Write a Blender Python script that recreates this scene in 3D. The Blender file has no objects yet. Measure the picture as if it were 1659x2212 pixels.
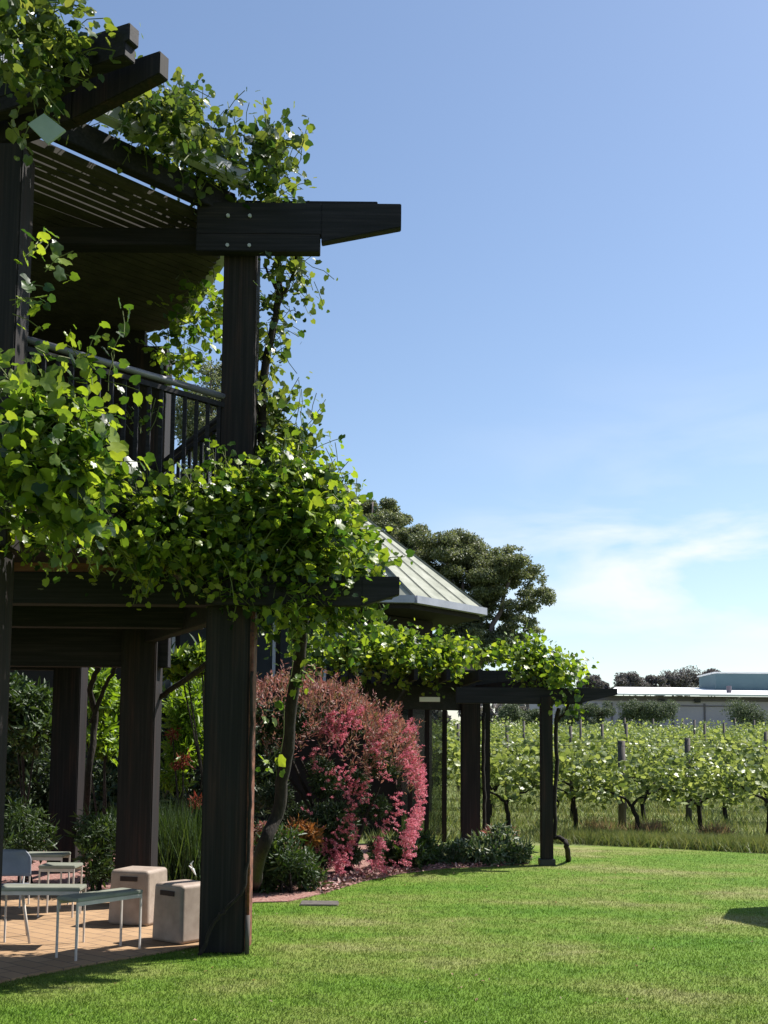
import bpy, bmesh, math, random
import numpy as np
from mathutils import Vector, Matrix, Euler
R = math.radians
rnd = random.Random(7)
RG = np.random.default_rng(11)
scene = bpy.context.scene
COL = scene.collection

# ------------------------------------------------------------------ camera
FPX, W0, H0, YH = 2400.0, 1659.0, 2212.0, 1620.0
EYE = 1.6
PITCH, ROLL = math.atan(0.092), R(0.5)
SH = (YH - H0/2)/FPX - math.tan(PITCH)
cam_d = bpy.data.cameras.new('camera'); cam = bpy.data.objects.new('camera', cam_d); COL.objects.link(cam)
cam_d.lens = FPX/H0*36; cam_d.sensor_width = 36; cam_d.shift_y = SH*FPX/H0
cam_d.clip_end = 2000; cam_d.clip_start = 0.1
MC = (Matrix.Rotation(R(90)+PITCH, 3, 'X') @ Matrix.Rotation(ROLL, 3, 'Z'))
cam.matrix_world = Matrix.Translation((0, 0, EYE)) @ MC.to_4x4()
scene.camera = cam
scene.render.resolution_x = 768; scene.render.resolution_y = 1024

def ray(x, y):
    return MC @ Vector(((x-W0/2)/FPX, (H0/2-y)/FPX + SH, -1.0))
def P(x, y, Z):
    "world point seen at photo position x,y that stands Z metres in front"
    d = ray(x, y); t = Z/d.y
    return Vector((d.x*t, Z, EYE + d.z*t))
def G(x, y, z=0.0):
    "point of the flat ground"
    d = ray(x, y); t = (z-EYE)/d.z
    return Vector((d.x*t, d.y*t, z))
def XZ(x, Z, y=1700):
    return P(x, y, Z).x
def S(Z): return FPX/Z

# ------------------------------------------------------------------ world, sun
SUN_AZ = math.atan2(0.89, 0.45)    # from +Y towards +X
SUN_EL = R(53)
w = bpy.data.worlds.new('World'); scene.world = w; w.use_nodes = True
nt = w.node_tree; nt.nodes.clear()
out = nt.nodes.new('ShaderNodeOutputWorld'); bg = nt.nodes.new('ShaderNodeBackground')
sky = nt.nodes.new('ShaderNodeTexSky'); sky.sky_type = 'NISHITA'; sky.sun_disc = False
sky.sun_elevation = SUN_EL; sky.sun_rotation = SUN_AZ; sky.altitude = 0; sky.air_density = 1.0; sky.dust_density = 0.6; sky.ozone_density = 1.3
bg.inputs['Strength'].default_value = 0.08
tc = nt.nodes.new('ShaderNodeTexCoord'); mp = nt.nodes.new('ShaderNodeMapping')
mp.inputs['Scale'].default_value = (1.5, 1.5, 5.5); mp.inputs['Rotation'].default_value = (0, R(16), 0)
nz = nt.nodes.new('ShaderNodeTexNoise'); nz.inputs['Scale'].default_value = 3.4; nz.inputs['Detail'].default_value = 7; nz.inputs['Roughness'].default_value = .52
nz.inputs['Distortion'].default_value = .35
rp = nt.nodes.new('ShaderNodeValToRGB'); rp.color_ramp.elements[0].position = .42; rp.color_ramp.elements[1].position = .60
sep = nt.nodes.new('ShaderNodeSeparateXYZ')
band = nt.nodes.new('ShaderNodeValToRGB')      # clouds only low in the sky
cr = band.color_ramp; cr.elements[0].position = .03; cr.elements[0].color = (.25,)*3+(1,); cr.elements[1].position = .34; cr.elements[1].color = (0, 0, 0, 1)
for p_, v_ in ((.10, .55), (.145, 1), (.185, .9), (.23, .2)):
    e = cr.elements.new(p_); e.color = (v_, v_, v_, 1)
mul = nt.nodes.new('ShaderNodeMath'); mul.operation = 'MULTIPLY'
side = nt.nodes.new('ShaderNodeMapRange'); side.inputs[1].default_value = .02; side.inputs[2].default_value = .22
mul2 = nt.nodes.new('ShaderNodeMath'); mul2.operation = 'MULTIPLY'
mix = nt.nodes.new('ShaderNodeMixRGB'); mix.inputs[2].default_value = (6.4, 6.7, 7.0, 1)
tint = nt.nodes.new('ShaderNodeMixRGB'); tint.blend_type = 'MULTIPLY'; tint.inputs[0].default_value = 1; tint.inputs[2].default_value = (1.06, 1.06, 1.07, 1)
L = nt.links.new
L(tc.outputs['Generated'], mp.inputs[0]); L(mp.outputs[0], nz.inputs['Vector']); L(nz.outputs['Fac'], rp.inputs[0])
L(tc.outputs['Generated'], sep.inputs[0]); L(sep.outputs['Z'], band.inputs[0]); L(sep.outputs['X'], side.inputs[0])
L(rp.outputs[0], mul.inputs[0]); L(band.outputs[0], mul.inputs[1]); L(mul.outputs[0], mul2.inputs[0]); L(side.outputs[0], mul2.inputs[1])
L(mul2.outputs[0], mix.inputs[0]); L(sky.outputs[0], tint.inputs[1]); L(tint.outputs[0], mix.inputs[1])
L(mix.outputs[0], bg.inputs['Color']); L(bg.outputs[0], out.inputs['Surface'])

sd = bpy.data.lights.new('sun', 'SUN'); sd.energy = 5.0; sd.angle = R(.5); sd.color = (1, .955, .88)
so = bpy.data.objects.new('sun', sd); COL.objects.link(so)
SUNV = Vector((math.sin(SUN_AZ)*math.cos(SUN_EL), math.cos(SUN_AZ)*math.cos(SUN_EL), math.sin(SUN_EL)))
so.rotation_euler = SUNV.to_track_quat('Z', 'Y').to_euler(); so.location = (20, 20, 40)
vs = scene.view_settings; vs.view_transform = 'Standard'; vs.look = 'None'; vs.exposure = 0.97; vs.gamma = 1
scene.render.engine = 'CYCLES'

# ------------------------------------------------------------------ materials
def nm(name):
    m = bpy.data.materials.new(name); m.use_nodes = True
    t = m.node_tree; b = t.nodes['Principled BSDF']; return m, t, b
def ramp(t, stops):
    r = t.nodes.new('ShaderNodeValToRGB'); c = r.color_ramp
    while len(c.elements) > 1: c.elements.remove(c.elements[-1])
    c.elements[0].position = stops[0][0]; c.elements[0].color = (*stops[0][1], 1)
    for p, q in stops[1:]:
        e = c.elements.new(p); e.color = (*q, 1)
    return r
def noisy(name, stops, scale=5, stretch=(1, 1, 1), rough=.7, bump=.2, detail=6, spec=.3, coord='Object', dist=.01, wave=None, metal=0):
    m, t, b = nm(name)
    tc = t.nodes.new('ShaderNodeTexCoord'); mp = t.nodes.new('ShaderNodeMapping'); mp.inputs['Scale'].default_value = stretch
    n = t.nodes.new('ShaderNodeTexNoise'); n.inputs['Scale'].default_value = scale; n.inputs['Detail'].default_value = detail
    n.inputs['Roughness'].default_value = .6
    r = ramp(t, stops)
    t.links.new(tc.outputs[coord], mp.inputs[0]); t.links.new(mp.outputs[0], n.inputs['Vector'])
    t.links.new(n.outputs['Fac'], r.inputs[0]); t.links.new(r.outputs[0], b.inputs['Base Color'])
    b.inputs['Roughness'].default_value = rough; b.inputs['Specular IOR Level'].default_value = spec; b.inputs['Metallic'].default_value = metal
    if bump:
        bp = t.nodes.new('ShaderNodeBump'); bp.inputs['Strength'].default_value = bump; bp.inputs['Distance'].default_value = dist
        t.links.new(n.outputs['Fac'], bp.inputs['Height']); t.links.new(bp.outputs[0], b.inputs['Normal'])
    return m
def leafmat(name, cols, trans=.45, tcol=None, rough=.42, spec=.5):
    "cols: list of base colours picked per leaf; light passes through the leaf"
    m, t, b = nm(name)
    g = t.nodes.new('ShaderNodeNewGeometry')
    r = ramp(t, [(i/max(1, len(cols)-1), c) for i, c in enumerate(cols)])
    t.links.new(g.outputs['Random Per Island'], r.inputs[0])
    t.links.new(r.outputs[0], b.inputs['Base Color'])
    b.inputs['Roughness'].default_value = rough; b.inputs['Specular IOR Level'].default_value = spec
    tr = t.nodes.new('ShaderNodeBsdfTranslucent')
    mx = t.nodes.new('ShaderNodeMixRGB'); mx.blend_type = 'MULTIPLY'; mx.inputs[0].default_value = 1
    mx.inputs[2].default_value = (*(tcol or (1.5, 1.45, .7)), 1)
    t.links.new(r.outputs[0], mx.inputs[1]); t.links.new(mx.outputs[0], tr.inputs['Color'])
    ms = t.nodes.new('ShaderNodeMixShader'); ms.inputs[0].default_value = trans
    t.links.new(b.outputs[0], ms.inputs[1]); t.links.new(tr.outputs[0], ms.inputs[2])
    t.links.new(ms.outputs[0], t.nodes['Material Output'].inputs['Surface'])
    return m
M = {}
M['timber'] = noisy('dark_timber', [(.25, (.008, .007, .007)), (.5, (.014, .011, .011)), (.64, (.024, .013, .011)), (.78, (.045, .024, .02))], 3.2, (3, 3, .35), .75, .35)
M['timber_x'] = noisy('dark_timber_beam', [(.3, (.008, .008, .011)), (.55, (.014, .012, .016)), (.75, (.026, .02, .02))], 3.2, (.4, 3, 3), .72, .3)
for k_ in ('timber', 'timber_x'):
    t = M[k_].node_tree; b = t.nodes['Principled BSDF']; src = b.inputs['Base Color'].links[0].from_socket
    tc = t.nodes.new('ShaderNodeTexCoord'); mp = t.nodes.new('ShaderNodeMapping'); mp.inputs['Scale'].default_value = (38, 38, .9) if k_ == 'timber' else (1.2, 38, 38)
    n = t.nodes.new('ShaderNodeTexNoise'); n.inputs['Scale'].default_value = 1.4; n.inputs['Detail'].default_value = 5
    q = ramp(t, [(.35, (.45, .45, .48)), (.5, (.75, .75, .78)), (.70, (1.5, 1.4, 1.4))]); mx = t.nodes.new('ShaderNodeMixRGB'); mx.blend_type = 'MULTIPLY'; mx.inputs[0].default_value = 1
    t.links.new(tc.outputs['Object'], mp.inputs[0]); t.links.new(mp.outputs[0], n.inputs['Vector']); t.links.new(n.outputs['Fac'], q.inputs[0])
    t.links.new(src, mx.inputs[1]); t.links.new(q.outputs[0], mx.inputs[2]); t.links.new(mx.outputs[0], b.inputs['Base Color'])
M['redwood'] = noisy('sunlit_red_timber', [(.35, (.05, .03, .026)), (.5, (.15, .055, .035)), (.7, (.22, .11, .075))], 4, (.4, 4, 4), .7, .3)  # brighter red copy of the dark timber, sunlight included in the colour
M['greypost'] = noisy('grey_post', [(.3, (.055, .048, .045)), (.7, (.12, .105, .095))], 6, (3, 3, .5), .85, .3)
M['bark'] = noisy('bark', [(.3, (.010, .008, .007)), (.6, (.025, .019, .015)), (.8, (.07, .058, .048))], 14, (3, 3, .6), .9, .8, dist=.02)
M['gumbark'] = noisy('gum_bark', [(.3, (.13, .10, .11)), (.7, (.34, .28, .29))], 4, (2, 2, .4), .8, .4, dist=.03)
M['gutter'] = noisy('gutter_metal', [(.3, (.30, .31, .37)), (.7, (.42, .43, .50))], 3, rough=.45, bump=.05, spec=.5)
M['rail'] = noisy('rail_metal', [(.3, (.10, .10, .12)), (.7, (.15, .15, .18))], 3, rough=.4, bump=.0, spec=.6)
M['cream'] = noisy('cream_metal_roof', [(.28, (.19, .20, .165)), (.5, (.26, .27, .225)), (.72, (.34, .345, .30))], 2.6, (1, 1, 2), .8, .15, spec=.12)
M['seam'] = noisy('roof_seam', [(.3, (.17, .175, .155)), (.7, (.26, .265, .24))], 3, rough=.8, bump=0, spec=.1)
M['board'] = noisy('ceiling_board', [(.3, (.03, .025, .022)), (.7, (.06, .05, .043))], 5, (1, 1, 1), .8, .2)
M['wall'] = noisy('dark_wall', [(.3, (.012, .010, .010)), (.7, (.022, .018, .017))], 4, rough=.85)
M['glass'] = noisy('dark_glass', [(.3, (.02, .025, .03)), (.7, (.035, .042, .05))], 1, rough=.08, bump=0, spec=.6)
M['patch'] = noisy('pale_panel', [(.3, (.20, .26, .22)), (.7, (.27, .33, .28))], 4, rough=.6, bump=0)
M['paver'] = None
M['stool'] = noisy('cream_moulded', [(.3, (.25, .195, .16)), (.7, (.36, .29, .24))], 9, rough=.6, bump=.08)
M['slot'] = noisy('slot_dark', [(.3, (.03, .02, .018)), (.7, (.05, .035, .03))], 9, rough=.8, bump=0)
M['steel'] = noisy('white_steel', [(.3, (.50, .45, .40)), (.7, (.6, .55, .5))], 9, rough=.4, bump=0, spec=.5)
M['ttop'] = noisy('table_top', [(.3, (.20, .21, .17)), (.7, (.28, .29, .24))], 6, rough=.35, bump=.03, spec=.5)
M['shell'] = noisy('grey_shell', [(.3, (.13, .14, .17)), (.7, (.18, .19, .225))], 6, rough=.4, bump=0, spec=.5)
M['whitep'] = noisy('white_paint', [(.3, (.72, .72, .72)), (.7, (.82, .82, .81))], .4, rough=.5, bump=.02)
M['lilac'] = noisy('lilac_wall', [(.3, (.34, .31, .38)), (.7, (.42, .38, .47))], .25, rough=.8, bump=.05)
M['lilacd'] = noisy('dark_fascia', [(.3, (.10, .09, .11)), (.7, (.15, .13, .16))], .4, rough=.8, bump=.05)
M['teal'] = noisy('teal_cladding', [(.3, (.075, .13, .155)), (.7, (.10, .16, .185))], .4, rough=.6, bump=.03)
M['black'] = noisy('black_metal', [(.3, (.015, .015, .017)), (.7, (.03, .03, .033))], 9, rough=.5, bump=0)
M['canvas'] = noisy('canvas', [(.3, (.5, .48, .42)), (.7, (.6, .57, .5))], 9, rough=.9)
M['concrete'] = noisy('concrete', [(.3, (.30, .29, .28)), (.7, (.45, .44, .42))], 14, rough=.9)

# leaves
M['vine'] = leafmat('vine_leaf', [(.012, .032, .010), (.03, .07, .016), (.06, .12, .02), (.20, .28, .03), (.03, .07, .016), (.30, .36, .05), (.09, .16, .025), (.24, .31, .04)], .45, (1.6, 1.6, .65), .40, .5)
M['vine2'] = leafmat('upper_vine_leaf', [(.015, .04, .014), (.05, .09, .03), (.17, .22, .05), (.03, .07, .02), (.22, .25, .08)], .46, (1.5, 1.4, .6), .36)
M['field'] = leafmat('field_vine_leaf', [(.07, .11, .035), (.15, .20, .06), (.32, .37, .15), (.12, .17, .05), (.25, .30, .11)], .42, (1.4, 1.35, .75), .42)
M['gum'] = leafmat('gum_leaf', [(.075, .10, .055), (.125, .15, .075), (.20, .22, .105), (.11, .125, .08)], .35, (1.25, 1.25, .8), .5, .4)
M['farleaf'] = leafmat('far_tree_leaf', [(.13, .115, .13), (.18, .16, .165), (.15, .15, .13)], .25, (1.1, 1.1, .9), .7, .2)
M['olive'] = leafmat('olive_leaf', [(.055, .08, .05), (.09, .12, .065), (.12, .15, .085)], .25, (1.2, 1.2, .8), .6, .3)
M['lime'] = leafmat('lime_leaf', [(.06, .12, .015), (.12, .21, .02), (.20, .31, .035)], .5, (1.5, 1.4, .5), .45)
M['green'] = leafmat('shrub_leaf', [(.018, .04, .01), (.035, .068, .016), (.06, .10, .025)], .35, (1.4, 1.3, .6), .5)
M['dkgreen'] = leafmat('dark_shrub_leaf', [(.012, .03, .01), (.03, .055, .016), (.05, .08, .03)], .25, (1.3, 1.2, .7), .55)
M['varieg'] = leafmat('variegated_leaf', [(.04, .085, .03), (.09, .14, .06), (.26, .29, .20), (.06, .10, .04), (.05, .10, .03)], .35, (1.3, 1.2, .7), .5)
M['coral'] = leafmat('coral_leaf', [(.22, .08, .02), (.34, .15, .05), (.16, .10, .03)], .4, (1.3, 1.1, .7), .6)
M['newgrowth'] = leafmat('new_growth_leaf', [(.20, .07, .065), (.32, .13, .12), (.12, .11, .045), (.40, .19, .18)], .35, (1.3, 1.1, .9), .6)
M['pink'] = leafmat('pink_petal', [(.40, .07, .12), (.58, .18, .23), (.74, .38, .46), (.48, .12, .13), (.62, .20, .32)], .35, (1.15, .9, .95), .6, .2)
M['redfl'] = leafmat('red_petal', [(.16, .035, .02), (.22, .06, .04)], .4, (1.2, .9, .9), .6, .2)
M['meadow'] = leafmat('meadow_blade', [(.09, .14, .035), (.15, .20, .06), (.25, .26, .12), (.11, .15, .05)], .3, (1.3, 1.2, .7), .6, .3)
M['dry'] = leafmat('dry_blade', [(.34, .19, .12), (.26, .20, .12), (.16, .17, .07)], .3, (1.2, 1.1, .9), .7, .2)

m, t, b = nm('clear_glass'); tr = t.nodes.new('ShaderNodeBsdfTransparent'); tr.inputs[0].default_value = (.62, .66, .64, 1)
b.inputs['Base Color'].default_value = (.05, .06, .06, 1); b.inputs['Roughness'].default_value = .06
ms = t.nodes.new('ShaderNodeMixShader'); ms.inputs[0].default_value = .78
t.links.new(b.outputs[0], ms.inputs[1]); t.links.new(tr.outputs[0], ms.inputs[2]); t.links.new(ms.outputs[0], t.nodes['Material Output'].inputs['Surface']); M['glassclear'] = m
def lawn_col(t):
    tc = t.nodes.new('ShaderNodeTexCoord')
    def N(sc, st, rot=0, det=4):
        mp = t.nodes.new('ShaderNodeMapping'); mp.inputs['Scale'].default_value = st; mp.inputs['Rotation'].default_value = (0, 0, rot)
        n = t.nodes.new('ShaderNodeTexNoise'); n.inputs['Scale'].default_value = sc; n.inputs['Detail'].default_value = det; n.inputs['Roughness'].default_value = .6
        t.links.new(tc.outputs['Object'], mp.inputs[0]); t.links.new(mp.outputs[0], n.inputs['Vector']); return n
    a = N(.5, (1, 1.5, 1), R(22), 6); b = N(4, (1, 1, 1)); c = N(60, (1, 1, 1), 0, 2)
    r1 = ramp(t, [(.34, (.075, .158, .012)), (.47, (.105, .176, .020)), (.56, (.145, .186, .038)), (.63, (.185, .20, .066)), (.74, (.235, .205, .095))])
    t.links.new(a.outputs['Fac'], r1.inputs[0])
    r2 = ramp(t, [(.3, (.68, .72, .65)), (.5, (1, 1, 1)), (.72, (1.12, 1.08, 1.2))])
    t.links.new(b.outputs['Fac'], r2.inputs[0])
    r3 = ramp(t, [(.3, (.92, .93, .92)), (.7, (1.07, 1.06, 1.08))])
    t.links.new(c.outputs['Fac'], r3.inputs[0])
    m1 = t.nodes.new('ShaderNodeMixRGB'); m1.blend_type = 'MULTIPLY'; m1.inputs[0].default_value = 1
    m2 = t.nodes.new('ShaderNodeMixRGB'); m2.blend_type = 'MULTIPLY'; m2.inputs[0].default_value = 1
    t.links.new(r1.outputs[0], m1.inputs[1]); t.links.new(r2.outputs[0], m1.inputs[2])
    t.links.new(m1.outputs[0], m2.inputs[1]); t.links.new(r3.outputs[0], m2.inputs[2])
    return m2, c
m, t, b = nm('lawn'); cc, nn = lawn_col(t); t.links.new(cc.outputs[0], b.inputs['Base Color'])
b.inputs['Roughness'].default_value = .85; b.inputs['Specular IOR Level'].default_value = .15
bp = t.nodes.new('ShaderNodeBump'); bp.inputs['Strength'].default_value = .6; bp.inputs['Distance'].default_value = .02
t.links.new(nn.outputs['Fac'], bp.inputs['Height']); t.links.new(bp.outputs[0], b.inputs['Normal']); M['lawn'] = m
m, t, b = nm('lawn_blade'); cc, nn = lawn_col(t)
g = t.nodes.new('ShaderNodeNewGeometry'); rr = ramp(t, [(0, (.92, .95, .9)), (.6, (1.05, 1.06, 1.0)), (.985, (1.2, 1.15, 1.2)), (1, (2.0, 1.7, 2.0))])
t.links.new(g.outputs['Random Per Island'], rr.inputs[0])
mm = t.nodes.new('ShaderNodeMixRGB'); mm.blend_type = 'MULTIPLY'; mm.inputs[0].default_value = 1
t.links.new(cc.outputs[0], mm.inputs[1]); t.links.new(rr.outputs[0], mm.inputs[2]); t.links.new(mm.outputs[0], b.inputs['Base Color'])
b.inputs['Roughness'].default_value = .6; b.inputs['Specular IOR Level'].default_value = .25
tr = t.nodes.new('ShaderNodeBsdfTranslucent'); t.links.new(mm.outputs[0], tr.inputs['Color'])
ms = t.nodes.new('ShaderNodeMixShader'); ms.inputs[0].default_value = .4
t.links.new(b.outputs[0], ms.inputs[1]); t.links.new(tr.outputs[0], ms.inputs[2]); t.links.new(ms.outputs[0], t.nodes['Material Output'].inputs['Surface'])
M['blade'] = m
M['earth'] = noisy('meadow_earth', [(.3, (.09, .125, .04)), (.5, (.13, .165, .055)), (.7, (.20, .19, .09))], 1.3, rough=.95, bump=.5, dist=.05, spec=.1)
M['mulch'] = noisy('mulch', [(.3, (.16, .07, .06)), (.5, (.26, .14, .12)), (.7, (.36, .25, .21))], 30, rough=.95, bump=.8, dist=.03, spec=.1)
M['chip'] = leafmat('wood_chip', [(.20, .09, .08), (.34, .19, .17), (.46, .33, .30), (.28, .10, .09)], .0, None, .9, .2)
# brick paving
m, t, b = nm('brick_paving'); tc_ = t.nodes.new('ShaderNodeTexCoord'); mp_ = t.nodes.new('ShaderNodeMapping'); mp_.inputs['Rotation'].default_value = (0, 0, R(40))
br = t.nodes.new('ShaderNodeTexBrick'); br.inputs['Scale'].default_value = 1; br.inputs['Brick Width'].default_value = .3; br.inputs['Row Height'].default_value = .15
br.inputs['Mortar Size'].default_value = .006; br.inputs['Color1'].default_value = (.27, .165, .085, 1); br.inputs['Color2'].default_value = (.34, .215, .115, 1); br.inputs['Mortar'].default_value = (.13, .085, .055, 1)
t.links.new(tc_.outputs['Object'], mp_.inputs[0]); t.links.new(mp_.outputs[0], br.inputs['Vector']); t.links.new(br.outputs[0], b.inputs['Base Color']); b.inputs['Roughness'].default_value = .85
M['paver'] = m

# ------------------------------------------------------------------ object helpers
ORI = {}
def link(o, parent=None):
    COL.objects.link(o)
    if parent is not None: o.parent = parent
    return o
def tag(o, label=None, cat=None, group=None, kind=None):
    if label: o['label'] = label
    if cat: o['category'] = cat
    if group: o['group'] = group
    if kind: o['kind'] = kind
    return o
def thing(name, label, cat, loc=(0, 0, 0), group=None):
    o = bpy.data.objects.new(name, None); o.location = loc; o.empty_display_size = .3; COL.objects.link(o)
    ORI[o] = Vector(loc); tag(o, label, cat, group); return o
def origin_of(p): return ORI.get(p, Vector((0, 0, 0)))
class MB:
    def __init__(s): s.v = []; s.f = []
    def add(s, vs, fs):
        n = len(s.v); s.v += [tuple(v) for v in vs]; s.f += [tuple(i+n for i in f) for f in fs]; return s
    def box(s, x0, x1, y0, y1, z0, z1):
        return s.add([(x0, y0, z0), (x1, y0, z0), (x1, y1, z0), (x0, y1, z0), (x0, y0, z1), (x1, y0, z1), (x1, y1, z1), (x0, y1, z1)],
              [(3, 2, 1, 0), (4, 5, 6, 7), (0, 1, 5, 4), (1, 2, 6, 5), (2, 3, 7, 6), (3, 0, 4, 7)])
    def post(s, c, wx, wy, z0, z1, ang=0, top=1.0):
        ca, sa = math.cos(ang), math.sin(ang); vs = []
        for z, k in ((z0, 1), (z1, top)):
            for a, b in ((-1, -1), (1, -1), (1, 1), (-1, 1)):
                x, y = a*wx/2*k, b*wy/2*k; vs.append((c[0]+x*ca-y*sa, c[1]+x*sa+y*ca, z))
        return s.add(vs, [(3, 2, 1, 0), (4, 5, 6, 7), (0, 1, 5, 4), (1, 2, 6, 5), (2, 3, 7, 6), (3, 0, 4, 7)])
    def beam(s, a, b, wd, t0, b0, t1=None, b1=None):
        "from a to b (x,y), width wd, top/bottom heights at each end"
        t1 = t0 if t1 is None else t1; b1 = b0 if b1 is None else b1
        a = Vector(a[:2]); b = Vector(b[:2]); d = (b-a).normalized(); n = Vector((-d.y, d.x))*wd/2
        vs = [(*(a+n), b0), (*(a-n), b0), (*(b-n), b1), (*(b+n), b1), (*(a+n), t0), (*(a-n), t0), (*(b-n), t1), (*(b+n), t1)]
        return s.add(vs, [(3, 2, 1, 0), (4, 5, 6, 7), (0, 1, 5, 4), (1, 2, 6, 5), (2, 3, 7, 6), (3, 0, 4, 7)])
    def poly(s, pts, z0, z1):
        n = len(pts)
        vs = [(p[0], p[1], z0) for p in pts]+[(p[0], p[1], z1) for p in pts]
        return s.add(vs, [tuple(range(n))[::-1], tuple(range(n, 2*n))]+[(i, (i+1) % n, n+(i+1) % n, n+i) for i in range(n)])
    def tube(s, pts, rad, k=7):
        pts = [Vector(p) for p in pts]
        if not hasattr(rad, '__len__'): rad = [rad]*len(pts)
        rings = []
        u = None
        for i, p in enumerate(pts):
            d = (pts[min(i+1, len(pts)-1)]-pts[max(i-1, 0)])
            d = d.normalized() if d.length > 1e-9 else Vector((0, 0, 1))
            if u is None: u = d.orthogonal().normalized()
            u = (u - d*u.dot(d)); u = u.normalized() if u.length > 1e-6 else d.orthogonal().normalized()
            v = d.cross(u)
            rings.append([p+(u*math.cos(2*math.pi*j/k)+v*math.sin(2*math.pi*j/k))*rad[i] for j in range(k)])
        vs = [q for r_ in rings for q in r_]; fs = []
        for i in range(len(pts)-1):
            for j in range(k): fs.append((i*k+j, i*k+(j+1) % k, (i+1)*k+(j+1) % k, (i+1)*k+j))
        fs.append(tuple(range(k))[::-1]); fs.append(tuple(len(vs)-k+j for j in range(k)))
        return s.add(vs, fs)
    def build(s, name, mat, parent=None, bevel=0, smooth=False):
        o_ = origin_of(parent)
        me = bpy.data.meshes.new(name); me.from_pydata([(v[0]-o_.x, v[1]-o_.y, v[2]-o_.z) for v in s.v], [], s.f)
        bm = bmesh.new(); bm.from_mesh(me)
        bmesh.ops.recalc_face_normals(bm, faces=bm.faces)
        if bevel: bmesh.ops.bevel(bm, geom=[e for e in bm.edges if e.calc_face_angle(0) > .5], offset=bevel, segments=2, affect='EDGES')
        bm.to_mesh(me); bm.free(); me.materials.append(mat)
        if smooth:
            me.polygons.foreach_set('use_smooth', [True]*len(me.polygons))
        o = link(bpy.data.objects.new(name, me), parent); ORI[o] = o_; return o
def tri_mesh(name, V, F, mat, parent=None, smooth=False):
    o_ = origin_of(parent)
    V = (np.asarray(V, dtype=np.float32)-np.array([o_.x, o_.y, o_.z], dtype=np.float32)); F = np.asarray(F, dtype=np.int32)
    me = bpy.data.meshes.new(name); me.vertices.add(len(V)); me.vertices.foreach_set('co', V.ravel())
    k = F.shape[1]; me.loops.add(F.size); me.loops.foreach_set('vertex_index', F.ravel())
    me.polygons.add(len(F)); me.polygons.foreach_set('loop_start', np.arange(0, F.size, k, dtype=np.int32))
    try: me.polygons.foreach_set('loop_total', np.full(len(F), k, dtype=np.int32))
    except Exception: pass
    if smooth: me.polygons.foreach_set('use_smooth', np.ones(len(F), dtype=bool))
    me.update(calc_edges=True); me.materials.append(mat)
    o = link(bpy.data.objects.new(name, me), parent); ORI[o] = o_; return o

# leaf templates: y along the leaf, z normal
def tmpl_grape():
    o = [(0, -.02, 0), (.22, -.16, .03), (.44, -.02, -.02), (.46, .24, .04), (.47, .48, -.05), (.30, .66, .02), (.17, .80, -.02), (0, .94, -.10), (-.17, .80, -.02), (-.30, .66, .02), (-.47, .48, -.05), (-.46, .24, .04), (-.44, -.02, -.02), (-.22, -.16, .03)]
    V = [(0, .3, -.07)]+o; n = len(o)
    return np.array(V), np.array([(0, 1+i, 1+(i+1) % n) for i in range(n)])
def tmpl_oval(w=.5, fold=.12):
    V = [(0, 0, 0), (w/2, .35, fold), (w*.38, .7, fold*.8), (0, 1, -.05), (-w*.38, .7, fold*.8), (-w/2, .35, fold), (0, .5, 0)]
    return np.array(V), np.array([(6, 0, 1), (6, 1, 2), (6, 2, 3), (6, 3, 4), (6, 4, 5), (6, 5, 0)])
def tmpl_blade(w=.1, bend=.2):
    V = [(-w/2, 0, 0), (w/2, 0, 0), (w*.35, .55, bend*.4), (-w*.35, .55, bend*.4), (0, 1, bend)]
    return np.array(V), np.array([(0, 1, 2), (0, 2, 3), (3, 2, 4)])
def tmpl_quad(w=.7):
    V = [(0, 0, 0), (w/2, .45, .12), (0, 1, 0), (-w/2, .45, .12)]
    return np.array(V), np.array([(0, 1, 2), (0, 2, 3)])
GRAPE, OVAL, NARROW, BLADE, QUAD = tmpl_grape(), tmpl_oval(), tmpl_oval(.22, .05), tmpl_blade(), tmpl_quad()
def unit(a): return a/np.maximum(np.linalg.norm(a, axis=-1, keepdims=True), 1e-9)
def place(T, pos, nrm, along, size):
    "leaves: pos (n,3), nrm leaf normal, along leaf direction, size (n,)"
    V, F = T; z = unit(nrm); y = unit(along-z*np.sum(along*z, -1, keepdims=True)); x = np.cross(y, z)
    RM = np.stack([x, y, z], axis=-1)
    out_ = np.einsum('nij,kj->nki', RM, V)*size[:, None, None]+pos[:, None, :]
    n, k = len(pos), len(V)
    return out_.reshape(-1, 3), (F[None]+np.arange(n)[:, None, None]*k).reshape(-1, F.shape[1])
def rdir(n): return unit(RG.normal(size=(n, 3)))
def leaves(name, T, pos, nrm, along, size, mat, parent, smooth=False):
    V, F = place(T, pos, nrm, along, size); return tri_mesh(name, V, F, mat, parent, smooth)

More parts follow.
